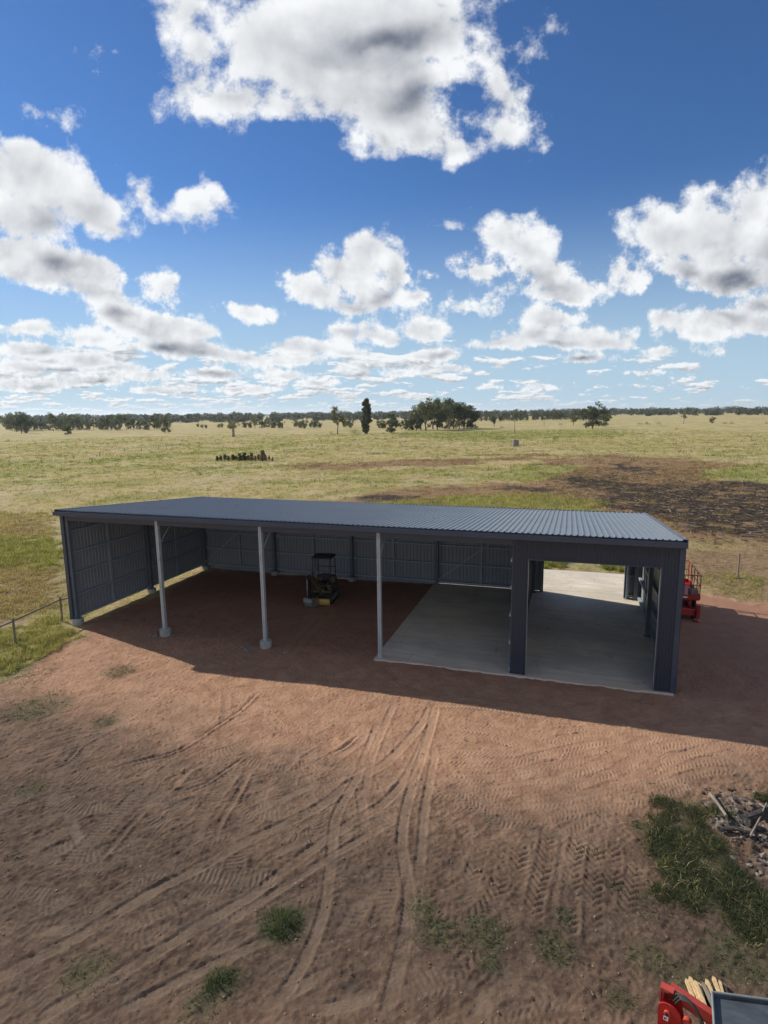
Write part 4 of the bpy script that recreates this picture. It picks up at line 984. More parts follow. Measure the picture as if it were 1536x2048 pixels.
for k0 in (0, .028):
    b = MB(); b.add([lp(-.055 + k0, -.363, -.62), lp(-.04 + k0, -.363, -.62), lp(-.04 + k0, -.363, -.575), lp(-.055 + k0, -.363, -.575)], [(0, 1, 2, 3)]); b.build('turret_decal', M_blk, tb)
b = MB(); obox(b, -.4, .9, -1.0, .0, -1.62, -1.20); b.build('chassis', M_red, bl)
for (wx, wy) in ((-.25, -1.05), (.75, -1.05), (-.25, .05), (.75, .05)):
    b = MB(); b.disc(lp(wx, wy, -1.45), dy_, .26, .2, 24); w_ = b.build('wheel', M_rub, bl); b = MB(); b.disc(lp(wx, wy - .1, -1.45), dy_, .12, .05, 16); b.build('rim', M_grym, w_)
# open grey bin on the machine's side
bz_ = Zt + .05
c0 = bp_(1424, 1984, bz_); c1 = bp_(1600, 2008, bz_); c3 = bp_(1432, 2110, bz_)
bn = thing('metal_bin', 'open grey steel bin with a pale rim beside the red boom lift', 'bin', tuple(c0)[:2] + (gz(c0.x, c0.y),))
BO = Vector(bn.location); ux = (c1 - c0); uy = (c3 - c0); c2 = c1 + uy
def quadbox(tops, zt, zb, th, shrink=.0):
    cen = sum(tops, Vector()) / 4; vs = []
    for zz_, k_ in ((zt, 0), (zb, shrink)):
        for p in tops: v = p.lerp(cen, k_); vs.append(Vector((v.x, v.y, zz_)) - BO)
    ins = []
    for zz_, k_ in ((zt, th), (zb + .03, shrink + th)):
        for p in tops: v = p.lerp(cen, k_); ins.append(Vector((v.x, v.y, zz_)) - BO)
    b = MB(); b.add(vs + ins, [(4, 5, 6, 7)[::-1]] + [(i, (i + 1) % 4, (i + 1) % 4 + 4, i + 4) for i in range(4)] + [(i + 8, i + 12, (i + 1) % 4 + 12, (i + 1) % 4 + 8) for i in range(4)] + [(12, 13, 14, 15)] + [(i, i + 8, (i + 1) % 4 + 8, (i + 1) % 4) for i in range(4)])
    return b
quadbox([c0, c1, c2, c3], bz_, bz_ - .07, .02, .02).build('tub', M_bin, bn)
b = MB()
R4 = [c0, c1, c2, c3]
for i in range(4): b.tube([R4[i] - BO, R4[(i + 1) % 4] - BO], .014, 8)
b.build('rim', M_binrim, bn)
for p in R4:
    b = MB(); pp = p.lerp((c0 + c2) / 2, .1) - BO; b.bar((pp.x, pp.y, .0), (pp.x, pp.y, bz_ - .072 - BO.z), .06, .06); b.build('leg', M_blk, bn)
# ---- timber stakes lying on the ground
rs = random.Random(5)
spx = [(1374, 1953), (1381, 1951), (1391, 1961), (1399, 1960), (1407, 1963), (1414, 1957), (1420, 1961), (1428, 1951), (1440, 1959), (1450, 1961)]
words = ['leftmost of the pale timber stakes poking out beside the boom lift', 'second pale timber stake from the left in the row by the boom lift', 'third timber stake from the left, set lower than its two neighbours', 'fourth timber stake from the left, lying tight against the third', 'fifth timber stake from the left, the darkest greyish one',
         'sixth timber stake from the left, reaching further up than the fifth', 'seventh timber stake from the left, short and pale yellow', 'longest reaching timber stake just left of the grey bin edge', 'second timber stake from the right end of the row', 'rightmost timber stake, thin and brown, above the grey bin']
for i, (u, v) in enumerate(spx):
    p = Vector(at(u, v, 0.0)); p.z = gz(p.x, p.y) + .05 + .03 * (i % 3); dr = (Vector(at(u + 26, v + 70, 0)) - Vector(at(u, v, 0))); dr.z = 0; dr.normalize(); dr = (Matrix.Rotation(rs.uniform(-.09, .09), 3, 'Z') @ dr)
    L = rs.uniform(1.3, 1.6); b = MB(); w_ = .052 if i not in (8, 9) else .036
    b.bar((0, 0, 0), dr * L, w_, .045)
    b.add([Vector((0, 0, 0)) + Vector(dr.cross(upz)) * (w_ / 2) * sx_ + upz * .0225 * sz2 for sx_ in (-1, 1) for sz2 in (-1, 1)] + [-dr * .05], [(0, 1, 4), (1, 3, 4), (3, 2, 4), (2, 0, 4)])
    o = b.build('timber_stake', M_wood if i not in (4, 9) else M_oldwood); o.location = p
    tag(o, words[i], 'stake', 'timber stakes lying by the boom lift')

# ================================================================== burnt rubbish heap on the right
def logm(pts, r0, r1, name, m, label, cat, group=None):
    b = MB(); n = len(pts); b.tube(pts, [r0 + (r1 - r0) * i / (n - 1) * 1.0 for i in range(n)], 9); o = b.build(name, m, None, False); tag(o, label, cat, group); return o
def gp(u, v, h=.0): p = gat(u, v); return p + Vector((0, 0, h))
logm([gp(1420, 1592, .06), gp(1432, 1610, .10), gp(1452, 1640, .10)], .045, .03, 'burnt_log', M_oldwood, 'thin grey log lying at the left edge of the burnt heap', 'log')
logm([gp(1490, 1655, .16), gp(1512, 1650, .20), gp(1540, 1640, .22)], .13, .10, 'charred_stump', M_char, 'black charred hollow stump in the middle of the burnt heap', 'stump')
logm([gp(1500, 1682, .12), gp(1515, 1660, .22), gp(1530, 1635, .34)], .022, .014, 'dead_branch', M_branch, 'pale forked branch leaning over the black charred stump', 'branch')
logm([gp(1440, 1665, .08), gp(1470, 1668, .12), gp(1500, 1672, .08)], .05, .04, 'charred_log', M_char, 'black charred log left of the hollow stump', 'log')
logm([gp(1518, 1620, .15), gp(1530, 1632, .2), gp(1545, 1640, .15)], .02, .01, 'dead_branch', M_branch, 'thin grey stick at the top right of the burnt heap', 'branch')
M_clod2 = mat('rubble_concrete', (.20, .18, .155), .95, 0, .3, 3.0, .004, 40)
M_clod = mat('soil_clod', (.21, .145, .10), .95, 0, .45, 2.0, .004, 40)
def rocks(name, n, fn_, smin, smax, m, seed=0):
    r = np.random.default_rng(seed)
    ico = bmesh.new(); bmesh.ops.create_icosphere(ico, subdivisions=1, radius=1); bv = np.array([v.co[:] for v in ico.verts]); bf = np.array([[v.index for v in f.verts] for f in ico.faces]); ico.free()
    xy = fn_(r, n); n = len(xy); s = smin + (smax - smin) * r.random(n) ** 3
    V = bv[None] * (1 + (r.random((n, len(bv), 1)) - .5) * .5) * s[:, None, None] * np.stack([r.uniform(.7, 1.3, n), r.uniform(.7, 1.3, n), r.uniform(.4, .8, n)], -1)[:, None]
    a = r.random(n) * 6.28; ca, sa = np.cos(a)[:, None], np.sin(a)[:, None]; V = np.stack([V[..., 0] * ca - V[..., 1] * sa, V[..., 0] * sa + V[..., 1] * ca, V[..., 2]], -1)
    V[..., 0] += xy[:, 0:1]; V[..., 1] += xy[:, 1:2]; V[..., 2] += gzv(xy[:, 0], xy[:, 1])[:, None] + s[:, None] * .15
    Fq = bf[None] + (np.arange(n) * len(bv))[:, None, None]
    return np_mesh(name, V.reshape(-1, 3), Fq.reshape(-1, 3), m)
def around(pts, r0):
    def f(r, n):
        k_ = r.integers(0, len(pts), n); P_ = np.array(pts)[k_]; return P_ + r.normal(0, 1, (n, 2)) * r0
    return f
def inbox(x0, x1, y0, y1):
    def f(r, n):
        p = np.stack([r.uniform(x0, x1, n), r.uniform(y0, y1, n)], -1); keep = ~((p[:, 0] > SLAB[0] - .1) & (p[:, 0] < SLAB[1] + .1) & (p[:, 1] > SLAB[2] - .1) & (p[:, 1] < SLAB[3]))
        return p[keep & (samp(dirt, p[:, 0], p[:, 1]) > .5)]
    return f
tag(rocks('gravel', 9000, inbox(2, 30, -13.5, 6), .006, .024, M_clod, 1), 'small brown stones and clods strewn over the bare soil', 'gravel', kind='stuff')
G2 = [tuple(at(*p)[:2]) for p in ((300, 1268), (312, 1262), (350, 1262), (498, 1290), (505, 1293), (560, 1300), (485, 1284))]
tag(rocks('rubble', 110, around(G2, .17), .02, .085, M_clod2, 2), 'broken concrete rubble around the feet of the front posts', 'rubble', kind='stuff')
G3 = [tuple(at(*p)[:2]) for p in ((1030, 1372), (1045, 1378), (1270, 1392), (800, 1340), (1020, 1362), (1290, 1398))]
tag(rocks('gravel', 60, around(G3, .13), .01, .045, M_clod2, 3), 'crumbled concrete lumps along the front edge of the slab', 'gravel', kind='stuff')
G4 = [tuple(at(*p)[:2]) for p in ((1450, 1640), (1480, 1620), (1500, 1650), (1530, 1690), (1460, 1600), (1515, 1610), (1500, 1700), (1560, 1640), (1540, 1730))]
tag(rocks('charcoal', 480, around(G4, .34), .012, .055, M_char, 4), 'black charcoal lumps over the burnt heap', 'charcoal', kind='stuff')
tag(rocks('ash_rubble', 160, around(G4, .38), .01, .055, M_clod2, 5), 'pale stones and ash lumps over the burnt heap', 'rubble', kind='stuff')
# ================================================================== grass and weeds
def blades(xy, hgt, wid, cols, nb, spread, seed, lean=.45):
    """tufts: nb blades each, every blade a bent two-piece strip"""
    r = np.random.default_rng(seed); n = len(xy); N_ = n * nb
    bx = np.repeat(xy, nb, 0); h = np.repeat(hgt, nb) * r.uniform(.45, 1.15, N_); w = np.repeat(wid, nb) * r.uniform(.6, 1.3, N_); sp = np.repeat(spread, nb)
    a = r.random(N_) * 6.2832; rad = np.sqrt(r.random(N_)) * sp
    bx = bx + np.stack([np.cos(a), np.sin(a)], -1) * rad[:, None]
    d = np.stack([np.cos(a + r.normal(0, .8, N_)), np.sin(a + r.normal(0, .8, N_))], -1); ln = np.abs(r.normal(0, lean, N_)) + .12
    f = r.random(N_) * 6.2832; side = np.stack([np.cos(f), np.sin(f)], -1) * w[:, None] * .5
    z0 = gzv(bx[:, 0], bx[:, 1]) - .02
    mid = bx + d * (h * ln * .35)[:, None]; tip = bx + d * (h * ln)[:, None]
    V = np.zeros((N_, 5, 3)); V[:, 0, :2] = bx - side; V[:, 1, :2] = bx + side; V[:, 2, :2] = mid + side * .8; V[:, 3, :2] = mid - side * .8; V[:, 4, :2] = tip
    V[:, 0, 2] = z0; V[:, 1, 2] = z0; V[:, 2, 2] = z0 + h * .6; V[:, 3, 2] = z0 + h * .6; V[:, 4, 2] = z0 + h * np.clip(1.08 - ln * .35, .5, 1.1)
    b = (np.arange(N_) * 5)[:, None]
    T3 = np.concatenate([b + np.array([0, 1, 2]), b + np.array([0, 2, 3]), b + np.array([3, 2, 4])], 0)
    c = np.repeat(np.repeat(cols, nb, 0) * r.uniform(.75, 1.25, (N_, 1)), 5, 0)
    return V.reshape(-1, 3), T3, c
def grass_obj(name, parts, label, cat, kind='stuff', group=None):
    Vs, Fs, Cs = [], [], []; o = 0
    for V, F_, c in parts: Vs.append(V); Fs.append(F_ + o); Cs.append(c); o += len(V)
    ob = np_mesh(name, np.concatenate(Vs), np.concatenate(Fs), M_grass, {'tint': np.concatenate(Cs)})
    tag(ob, label, cat, group, kind); return ob
r = np.random.default_rng(21)
C_ST = np.array([[.48, .39, .19], [.56, .47, .25], [.40, .30, .15], [.46, .40, .18]]); C_GR = np.array([[.20, .22, .055], [.29, .30, .080], [.37, .36, .12], [.14, .17, .048]])
C_RU = np.array([[.26, .15, .08], [.34, .22, .12], [.20, .12, .07]]); C_BK = np.array([[.035, .032, .030], [.10, .085, .07]])
# pasture: sample along the view cone so that the density falls with distance
n = 150000
ang = YAW + np.radians(r.uniform(-39, 39, n)); dd = 24 * np.exp(r.random(n) ** .9 * math.log(300 / 24))
xs = CAM[0] + np.sin(ang) * dd; ys = CAM[1] + np.cos(ang) * dd
ok = (samp(dirt, xs, ys) < .4) & ~((xs > -.3) & (xs < 24.4) & (ys > -.5) & (ys < 10.4)) & ~((xs > SLAB[0] - .1) & (xs < SLAB[1] + .1) & (ys < SLAB[3] + .1) & (ys > -.5))
xs, ys, dd = xs[ok], ys[ok], dd[ok]
gg = samp(green, xs, ys); ru = samp(rust, xs, ys); bu = samp(burn, xs, ys); st = samp(stub, xs, ys)
cl = fbm(xs / 1.7, ys / 1.7, 3, 2); cl2 = fbm(xs / 9, ys / 9, 3, 5)
keep = (r.random(len(xs)) < np.clip((cl - .36) * 4, .12, 1)) & (r.random(len(xs)) < 1 - .75 * bu)
xs, ys, dd, gg, ru, bu, st, cl2, cl = [a[keep] for a in (xs, ys, dd, gg, ru, bu, st, cl2, cl)]
n = len(xs); pick = r.random(n); c = C_ST[r.integers(0, 4, n)] * (.85 + cl2[:, None] * .35)
c = np.where((pick < np.clip(gg * .8 + (cl2 - .47) * 2.2, .05, .9))[:, None], C_GR[r.integers(0, 4, n)], c)
c = np.where((r.random(n) < np.maximum(ru * .8, st * .85))[:, None], C_RU[r.integers(0, 3, n)], c); c = np.where((r.random(n) < bu * .8)[:, None], C_BK[r.integers(0, 2, n)], c)
scl = np.clip(dd / 45, .75, 4.5); h = (.10 + .16 * r.random(n) ** 2 + .10 * gg) * scl ** .45 * (1 - .35 * st)
tus = r.random(n) < .05; c = np.where((tus & (bu < .3))[:, None], np.array([[.085, .11, .040]]) * r.uniform(.7, 1.4, (n, 1)), c); h = np.where(tus, h * 1.7, h)
grass_obj('pasture_grass', [blades(np.stack([xs, ys], -1), h, .016 * scl, c, 7, .14 * scl, 5, .7)], 'dry straw and green pasture grass covering the paddock behind the shed', 'grass')
# dense green edges near the shed
def patch(px, n, seed, hh, mixg=.9, cols=C_GR, nb=9, w=.012, sp=.07, lean=.5, jitter=.4):
    P = np.array(wpoly(px)); rr = np.random.default_rng(seed); lo, hi = P.min(0), P.max(0); q_ = lo + rr.random((n * 3, 2)) * (hi - lo)
    d = poly_sd(q_[:, 0], q_[:, 1], [tuple(p) for p in P]) + warpd(q_[:, 0], q_[:, 1], .8, jitter, seed)
    q_ = q_[(d > 0) & (fbm(q_[:, 0] / .5, q_[:, 1] / .5, 3, seed) > .38)][:n]; m = len(q_)
    cc = cols[rr.integers(0, len(cols), m)]; k_ = rr.random(m) > mixg; cc[k_] = C_ST[rr.integers(0, 4, k_.sum())]
    return blades(q_, hh * (.5 + rr.random(m) * .8) * (.6 + fbm(q_[:, 0] / 1.1, q_[:, 1] / 1.1, 2, 3) * .8), np.full(m, w), cc, nb, np.full(m, sp), seed, lean)
C_DG = np.array([[.045, .066, .026], [.058, .086, .030], [.085, .108, .045], [.036, .050, .024], [.12, .11, .07]])
grass_obj('green_grass', [patch([(-60, 1265), (60, 1240), (125, 1222), (140, 1255), (166, 1268), (100, 1300), (20, 1336), (-60, 1368)], 3600, 3, .17, .45, jitter=1.1),
                          patch([(-60, 1062), (60, 1070), (114, 1072), (116, 1128), (60, 1120), (-60, 1135)], 4600, 4, .32, .65, nb=7, w=.02, sp=.16, jitter=1.6),
                          patch([(1060, 1112), (1128, 1116), (1130, 1137), (1062, 1139)], 900, 6, .30, .9, nb=8, w=.018), patch([(1205, 1118), (1260, 1122), (1262, 1143), (1205, 1143)], 900, 7, .30, .9, nb=8, w=.018),
                          patch([(1390, 1150), (1450, 1140), (1536, 1150), (1536, 1195), (1450, 1185)], 900, 8, .14, .6, nb=6),
                          patch([(700, 1005), (900, 988), (1080, 982), (1215, 998), (1200, 1030), (1000, 1022), (700, 1012)], 4200, 9, .34, .55, nb=7, w=.03, sp=.22, jitter=1.8),
          patch([(-60, 1130), (60, 1118), (112, 1130), (122, 1165), (134, 1205), (60, 1225), (-60, 1262)], 5200, 14, .16, .9, np.concatenate([C_RU, C_ST]), nb=7, w=.018, sp=.14, lean=.9, jitter=1.2), patch([(-60, 1020), (100, 1020), (112, 1062), (40, 1082), (-60, 1085)], 3600, 15, .18, .9, np.concatenate([C_RU, C_ST]), nb=7, w=.02, sp=.16, lean=.9, jitter=1.5)],
          'green grass beside the left wall and behind the shed', 'grass')
grass_obj('lush_grass', [patch([(1285, 1650), (1340, 1600), (1395, 1600), (1425, 1655), (1450, 1700), (1560, 1790), (1640, 1900), (1500, 1850), (1400, 1800), (1330, 1740)], 1700, 11, .17, .94, C_DG * .85, 11, .009, .10, 1.2, 1.1),
                         patch([(1440, 1590), (1470, 1578), (1500, 1590), (1480, 1605)], 260, 12, .18, .95, C_DG, 10, .010), patch([(1505, 1575), (1560, 1565), (1580, 1600), (1520, 1600)], 260, 13, .2, .95, C_DG, 10, .010)],
          'lush dark green grass patch beside the burnt heap', 'grass')
pts = []; wd = []
rr = np.random.default_rng(31)
sparse = [((170, 1925), .42, 70), ((400, 1990), .30, 60), ((870, 1850), .34, 130), ((970, 1850), .42, 190), ((845, 1800), .28, 70), ((1110, 1880), .36, 120), ((1130, 1820), .22, 40), ((1280, 1640), .22, 50), ((1385, 1960), .45, 110), ((1300, 1900), .35, 60),
          ((1480, 1900), .6, 160), ((210, 1430), .35, 60), ((60, 1400), .9, 380), ((240, 1335), .5, 120), ((980, 1910), .2, 30), ((1240, 1980), .25, 40), ((60, 1560), .3, 30), ((20, 1700), .3, 30), ((1230, 1760), .2, 40), ((1300, 1800), .35, 70), ((700, 1640), .12, 6), ((790, 1355), .12, 10), ((1180, 1690), .3, 40), ((60, 1340), .8, 260)]
for (p, rad, n_) in sparse:
    c0_ = at(*p)[:2]; a_ = rr.random(n_) * 6.28; q_ = np.sqrt(rr.random(n_)) * rad * (.45 + 1.2 * fbm(np.cos(a_) * 1.3 + 5 + p[0], np.sin(a_) * 1.3 + 5, 3, 2)) * rr.uniform(.7, 1.3, n_); pts.append(np.stack([c0_[0] + np.cos(a_) * q_, c0_[1] + np.sin(a_) * q_], -1))
n_ = 900; q_ = np.stack([rr.uniform(3, 27, n_), rr.uniform(-13, -3, n_)], -1); q_ = q_[(samp(top, q_[:, 0], q_[:, 1]) > .6) & (fbm(q_[:, 0] / .9, q_[:, 1] / .9, 3, 4) > .56)]; pts.append(q_)
pts = np.concatenate(pts); m = len(pts)
grass_obj('weeds', [blades(pts, rr.uniform(.02, .075, m), np.full(m, .016), C_DG[rr.integers(0, 5, m)] * 1.15 + np.array([.03, .02, .012]) * rr.random((m, 1)), 6, np.full(m, .06), 8, 1.2)], 'low sparse weeds scattered over the brown wheel-marked soil', 'weeds')
# two clumps that stand alone
for (p, rad, n_, hh, lab) in (((565, 1835), .40, 230, .21, 'round dense clump of bright green grass alone on the brown soil'), ((440, 1950), .32, 90, .16, 'thin straggly green grass clump near the bottom left')):
    c0_ = at(*p)[:2]; a_ = rr.random(n_) * 6.28; q_ = rr.random(n_) ** .62 * rad * (.55 + .95 * fbm(np.cos(a_) * 1.6 + 7, np.sin(a_) * 1.6 + p[0], 3, 1)); xy = np.stack([np.cos(a_) * q_ * 1.05 + c0_[0], np.sin(a_) * q_ * .9 + c0_[1]], -1)
    grass_obj('grass_clump', [blades(xy, hh * (1.1 - q_ / rad * .75).clip(.2, 1) * rr.uniform(.5, 1.2, n_), np.full(n_, .009), C_DG[rr.integers(0, 5, n_)] * rr.uniform(.9, 1.7, (n_, 1)), 9, np.full(n_, .07), 9, .9)], lab, 'grass clump', 'thing')

# dry litter of stalks over the burnt ground
n_ = 9000; q_ = np.array(wpoly([(1100, 940), (1600, 940), (1800, 1100), (1380, 1085), (1240, 1030)])); lo, hi = q_.min(0), q_.max(0); P_ = lo + rr.random((n_, 2)) * (hi - lo); P_ = P_[samp(rust, P_[:, 0], P_[:, 1]) > .3]; m = len(P_)
a_ = rr.random(m) * 6.28; L = rr.uniform(.15, .75, m); w_ = .008 + .012 * rr.random(m); d_ = np.stack([np.cos(a_), np.sin(a_)], -1); nrm = np.stack([-d_[:, 1], d_[:, 0]], -1)
z_ = gzv(P_[:, 0], P_[:, 1]) + .04; V = np.zeros((m, 4, 3))
for i_, (s_, t_) in enumerate(((-.5, -1), (.5, -1), (.5, 1), (-.5, 1))): V[:, i_, :2] = P_ + d_ * (L * s_)[:, None] + nrm * (w_ * t_)[:, None]; V[:, i_, 2] = z_ + (.03 if t_ > 0 else 0) + rr.random(m) * .05
lt = np_mesh('stalk_litter', V.reshape(-1, 3), (np.arange(m) * 4)[:, None] + np.arange(4), M_grass, {'tint': np.repeat(np.where(rr.random((m, 1)) < .5, [[.30, .22, .14]], [[.06, .05, .045]]), 4, 0)})
tag(lt, 'dry and charred stalks littering the burnt ground', 'litter', kind='stuff')

# ================================================================== trees
def leaf_cloud(cl, nper, size, r, flat=.8):
    """leaf sized quads filling clumps; cl: (x, y, z, radius) rows"""
    cl = np.array(cl); N_ = len(cl) * nper; c_ = np.repeat(cl, nper, 0); d = r.normal(0, 1, (N_, 3)); d /= np.linalg.norm(d, axis=1)[:, None]
    rad = (r.random(N_) ** .45)[:, None] * c_[:, 3:4]; p = c_[:, :3] + d * rad * np.array([1, 1, flat])
    u = r.normal(0, 1, (N_, 3)); u /= np.linalg.norm(u, axis=1)[:, None]; w = np.cross(u, r.normal(0, 1, (N_, 3))); w /= np.linalg.norm(w, axis=1)[:, None]
    s = size * r.uniform(.5, 1.2, N_)[:, None]
    V = np.stack([p - u * s, p + w * s * .5, p + u * s, p - w * s * .5], 1).reshape(-1, 3)
    return V, (np.arange(N_) * 4)[:, None] + np.arange(4), N_
LEAFC = {'green': [.115, .135, .060], 'dark': [.075, .092, .046], 'olive': [.16, .165, .075], 'pale': [.20, .21, .10], 'brown': [.20, .14, .09], 'weed': [.17, .19, .075], 'dead': [.34, .25, .15]}
def tree_meshes(kind, seed, H):
    r = np.random.default_rng(seed); b = MB(); cl = []
    if kind == 'column':
        b.tube([(0, 0, -.5), (.1, 0, H * .3), (0, .1, H * .92)], [.45, .3, .05], 8)
        for i in range(58):
            z = H * (.08 + .89 * i / 57); w = H * .115 * (1 - .72 * abs(i / 57 - .35) ** 1.2) * (.75 + .35 * r.random()); a = r.random() * 6.28
            cl.append((math.cos(a) * w * .8, math.sin(a) * w * .8, z, w * .75)); b.tube([(0, 0, z - .8), (math.cos(a) * w * .8, math.sin(a) * w * .8, z)], [.08, .02], 5)
        npr, ls = 66, .40
    elif kind == 'bottle':
        b.tube([(0, 0, -.4), (0, 0, H * .12), (.1, 0, H * .42), (.05, 0, H * .62)], [.85, .80, .62, .3], 10)
        for i in range(26):
            a = r.random() * 6.28; q_ = math.sqrt(r.random()) * H * .34; z = H * (.50 + .44 * r.random()); z = min(z, H * .98 - q_ * .4)
            cl.append((math.cos(a) * q_, math.sin(a) * q_, z, H * .11)); b.tube([(.05, 0, H * .55), (math.cos(a) * q_ * .5, math.sin(a) * q_ * .5, H * .62), (math.cos(a) * q_, math.sin(a) * q_, z)], [.16, .09, .03], 5)
        npr, ls = 60, .28
    elif kind == 'bush':
        b.tube([(0, 0, -.3), (0, 0, H * .3), (.1, 0, H * .6)], [.12, .09, .03], 6)
        for i in range(16):
            a = r.random() * 6.28; q_ = math.sqrt(r.random()) * H * .62; z = H * (.18 + .60 * r.random() * (1 - (q_ / (H * .7)) ** 2)); cl.append((math.cos(a) * q_, math.sin(a) * q_, z, H * .24)); b.tube([(0, 0, H * .15), (math.cos(a) * q_, math.sin(a) * q_, z)], [.05, .015], 5)
        npr, ls = 46, .26
    else:  # gum trees: forked limbs, leaf clumps held apart at their ends
        nl = {'gum': 6, 'sparse': 5, 'wide': 8}[kind]; hb = {'gum': .15, 'sparse': .34, 'wide': .05}[kind]; sp = {'gum': .30, 'sparse': .30, 'wide': .42}[kind]
        lean = r.normal(0, .03, 2) * H
        b.tube([(0, 0, -.5), (lean[0] * .3, lean[1] * .3, H * hb * .6), (lean[0], lean[1], H * hb)], [H * .030, H * .024, H * .020], 8)
        for i in range(nl):
            a = 6.28 * i / nl + r.normal(0, .35); up_ = r.uniform(.55, .98) if i else 1.0; q_ = H * sp * (r.uniform(.5, 1.0) if i else .15)
            mid = Vector((lean[0] + math.cos(a) * q_ * .45, lean[1] + math.sin(a) * q_ * .45, H * (hb + (up_ - hb) * .5))); end = Vector((lean[0] + math.cos(a) * q_, lean[1] + math.sin(a) * q_, H * up_ * .93))
            b.tube([(lean[0], lean[1], H * hb * .92), mid, end], [H * .014, H * .009, H * .003], 6)
            for j in range({'gum': 5, 'sparse': 4, 'wide': 5}[kind]):
                t_ = r.uniform(.25, 1.05); base = mid.lerp(end, t_) if t_ > .3 else mid; off = Vector(r.normal(0, 1, 3)) * H * .085; tip = base + off; tip.z = min(max(tip.z, H * hb * 1.05), H * .97)
                b.tube([mid.lerp(end, max(0, t_ - .25)), tip], [H * .005, H * .002], 4); cl.append((*tip, H * (r.uniform(.075, .13) if kind == 'sparse' else r.uniform(.09, .155))))
        if kind == 'wide':
            for i in range(9): a = r.random() * 6.28; q_ = r.uniform(.08, .36) * H; cl.append((math.cos(a) * q_, math.sin(a) * q_, H * r.uniform(.10, .3), H * .12))
        npr, ls = {'gum': 60, 'sparse': 54, 'wide': 62}[kind], .36
    V, F_, N_ = leaf_cloud(cl, npr, ls, r)
    return b, V, F_, N_
protos = {}
def tree(name, label, cat, u, v, hpx, kind, col, var=0, group=None, wf=1.0):
    d = cam_dir(u, v); 
    p = gat(u, v); D_ = math.hypot(p.x - CAM[0], p.y - CAM[1]); H = hpx * D_ / F_PX * .985
    key = (kind, col, var)
    if key not in protos:
        H0 = 10.0; b, V, F_, N_ = tree_meshes(kind, 100 + var * 7 + len(kind), H0); r_ = np.random.default_rng(var)
        tm = b.mesh('trunk', M_bark, True)
        base = np.array(LEAFC[col]); cc = np.repeat(base[None] * r_.uniform(.6, 1.45, (N_, 1)) * np.array([1, 1, 1]) + r_.normal(0, .008, (N_, 3)).clip(-.01, .02), 4, 0).clip(.01, 1)
        o = np_mesh('crown', V, F_, M_leaf, {'tint': cc}); cm = o.data; bpy.data.objects.remove(o); protos[key] = (tm, cm)
    tm, cm = protos[key]
    t = thing(name, label, cat, p, (hash((u, v)) % 628) / 100., group); k_ = H / 10.0; t.scale = (k_ * wf, k_ * wf, k_)
    for nm, me in (('trunk', tm), ('crown', cm)):
        o = bpy.data.objects.new(nm, me); COL.objects.link(o); o.parent = t
    return t
tree('gum_tree', 'tall open-crowned gum tree just left of the dark pencil-shaped tree', 'tree', 675, 869, 54, 'sparse', 'olive', 1)
tree('pencil_tree', 'tall narrow dark pencil-shaped tree standing alone above the horizon', 'tree', 733, 868, 70, 'column', 'dark', 1)
tree('bottle_tree', 'small round-crowned tree with a thick pale trunk left of centre', 'tree', 467, 874, 34, 'bottle', 'olive', 1)
tree('gum_tree', 'broad dark gum tree standing alone right of the grove', 'tree', 1186, 858, 49, 'wide', 'dark', 2)
tree('gum_tree', 'smaller tree touching the right side of the broad lone gum tree', 'tree', 1210, 854, 28, 'wide', 'green', 3)
tree('gum_tree', 'thin tree in the gap left of the broad lone gum tree', 'tree', 1147, 852, 20, 'gum', 'olive', 2)
tree('gum_tree', 'bushy gum tree at the left foot of the big grove', 'tree', 782, 867, 38, 'wide', 'dark', 4)
tree('gum_tree', 'rounded tree standing alone in front of the left tree belt end', 'tree', 331, 866, 32, 'wide', 'green', 5)
tree('gum_tree', 'low tree in front of the far left tree belt', 'tree', 137, 870, 22, 'wide', 'green', 6)
tree('gum_tree', 'dense dark tree at the far left beside the picture edge', 'tree', 42, 867, 32, 'wide', 'dark', 7)
tree('gum_tree', 'pale small tree left of centre behind the bottle tree', 'tree', 510, 857, 22, 'gum', 'pale', 3)
tree('gum_tree', 'pale thin tree alone in the right paddock', 'tree', 1367, 847, 18, 'sparse', 'pale', 4)
tree('gum_tree', 'small round brownish tree in the right paddock', 'tree', 1424, 847, 12, 'wide', 'brown', 5)
tree('gum_tree', 'small tree standing between the grove and the utility pole', 'tree', 989, 855, 21, 'gum', 'dark', 6)
grove = [(842, 860, 50, 'gum', 'green'), (852, 861, 62, 'gum', 'olive'), (866, 858, 60, 'sparse', 'green'), (876, 860, 52, 'wide', 'dark'), (886, 857, 58, 'gum', 'olive'), (898, 859, 62, 'gum', 'green'), (908, 858, 50, 'wide', 'green'), (918, 859, 52, 'gum', 'dark'), (928, 858, 50, 'gum', 'green'), (938, 858, 44, 'wide', 'dark'), (944, 858, 32, 'wide', 'dark'),
         (832, 861, 34, 'wide', 'dark'), (822, 861, 26, 'wide', 'dark'), (812, 861, 22, 'wide', 'dark')]
for i, (u, v, h_, kd, c_) in enumerate(grove): tree('gum_tree', 'gum tree in the big dense grove right of the pencil-shaped tree', 'tree', u, v, h_, kd, c_, 10 + i % 5, 'gum trees of the big grove')
rr = random.Random(9)
for i in range(34):
    u = 18 + i * 9.0 + rr.uniform(-3, 3); tree('gum_tree', 'dark gum tree in the belt across the left of the horizon', 'tree', u, 861 - (u / 320) * 1.5 + rr.uniform(-1.5, 1.5), rr.choice([rr.uniform(10, 18), rr.uniform(18, 26), rr.uniform(24, 33)]), rr.choice(['wide', 'wide', 'gum']), rr.choice(['dark', 'dark', 'green']), 20 + i % 4, 'trees of the left belt')
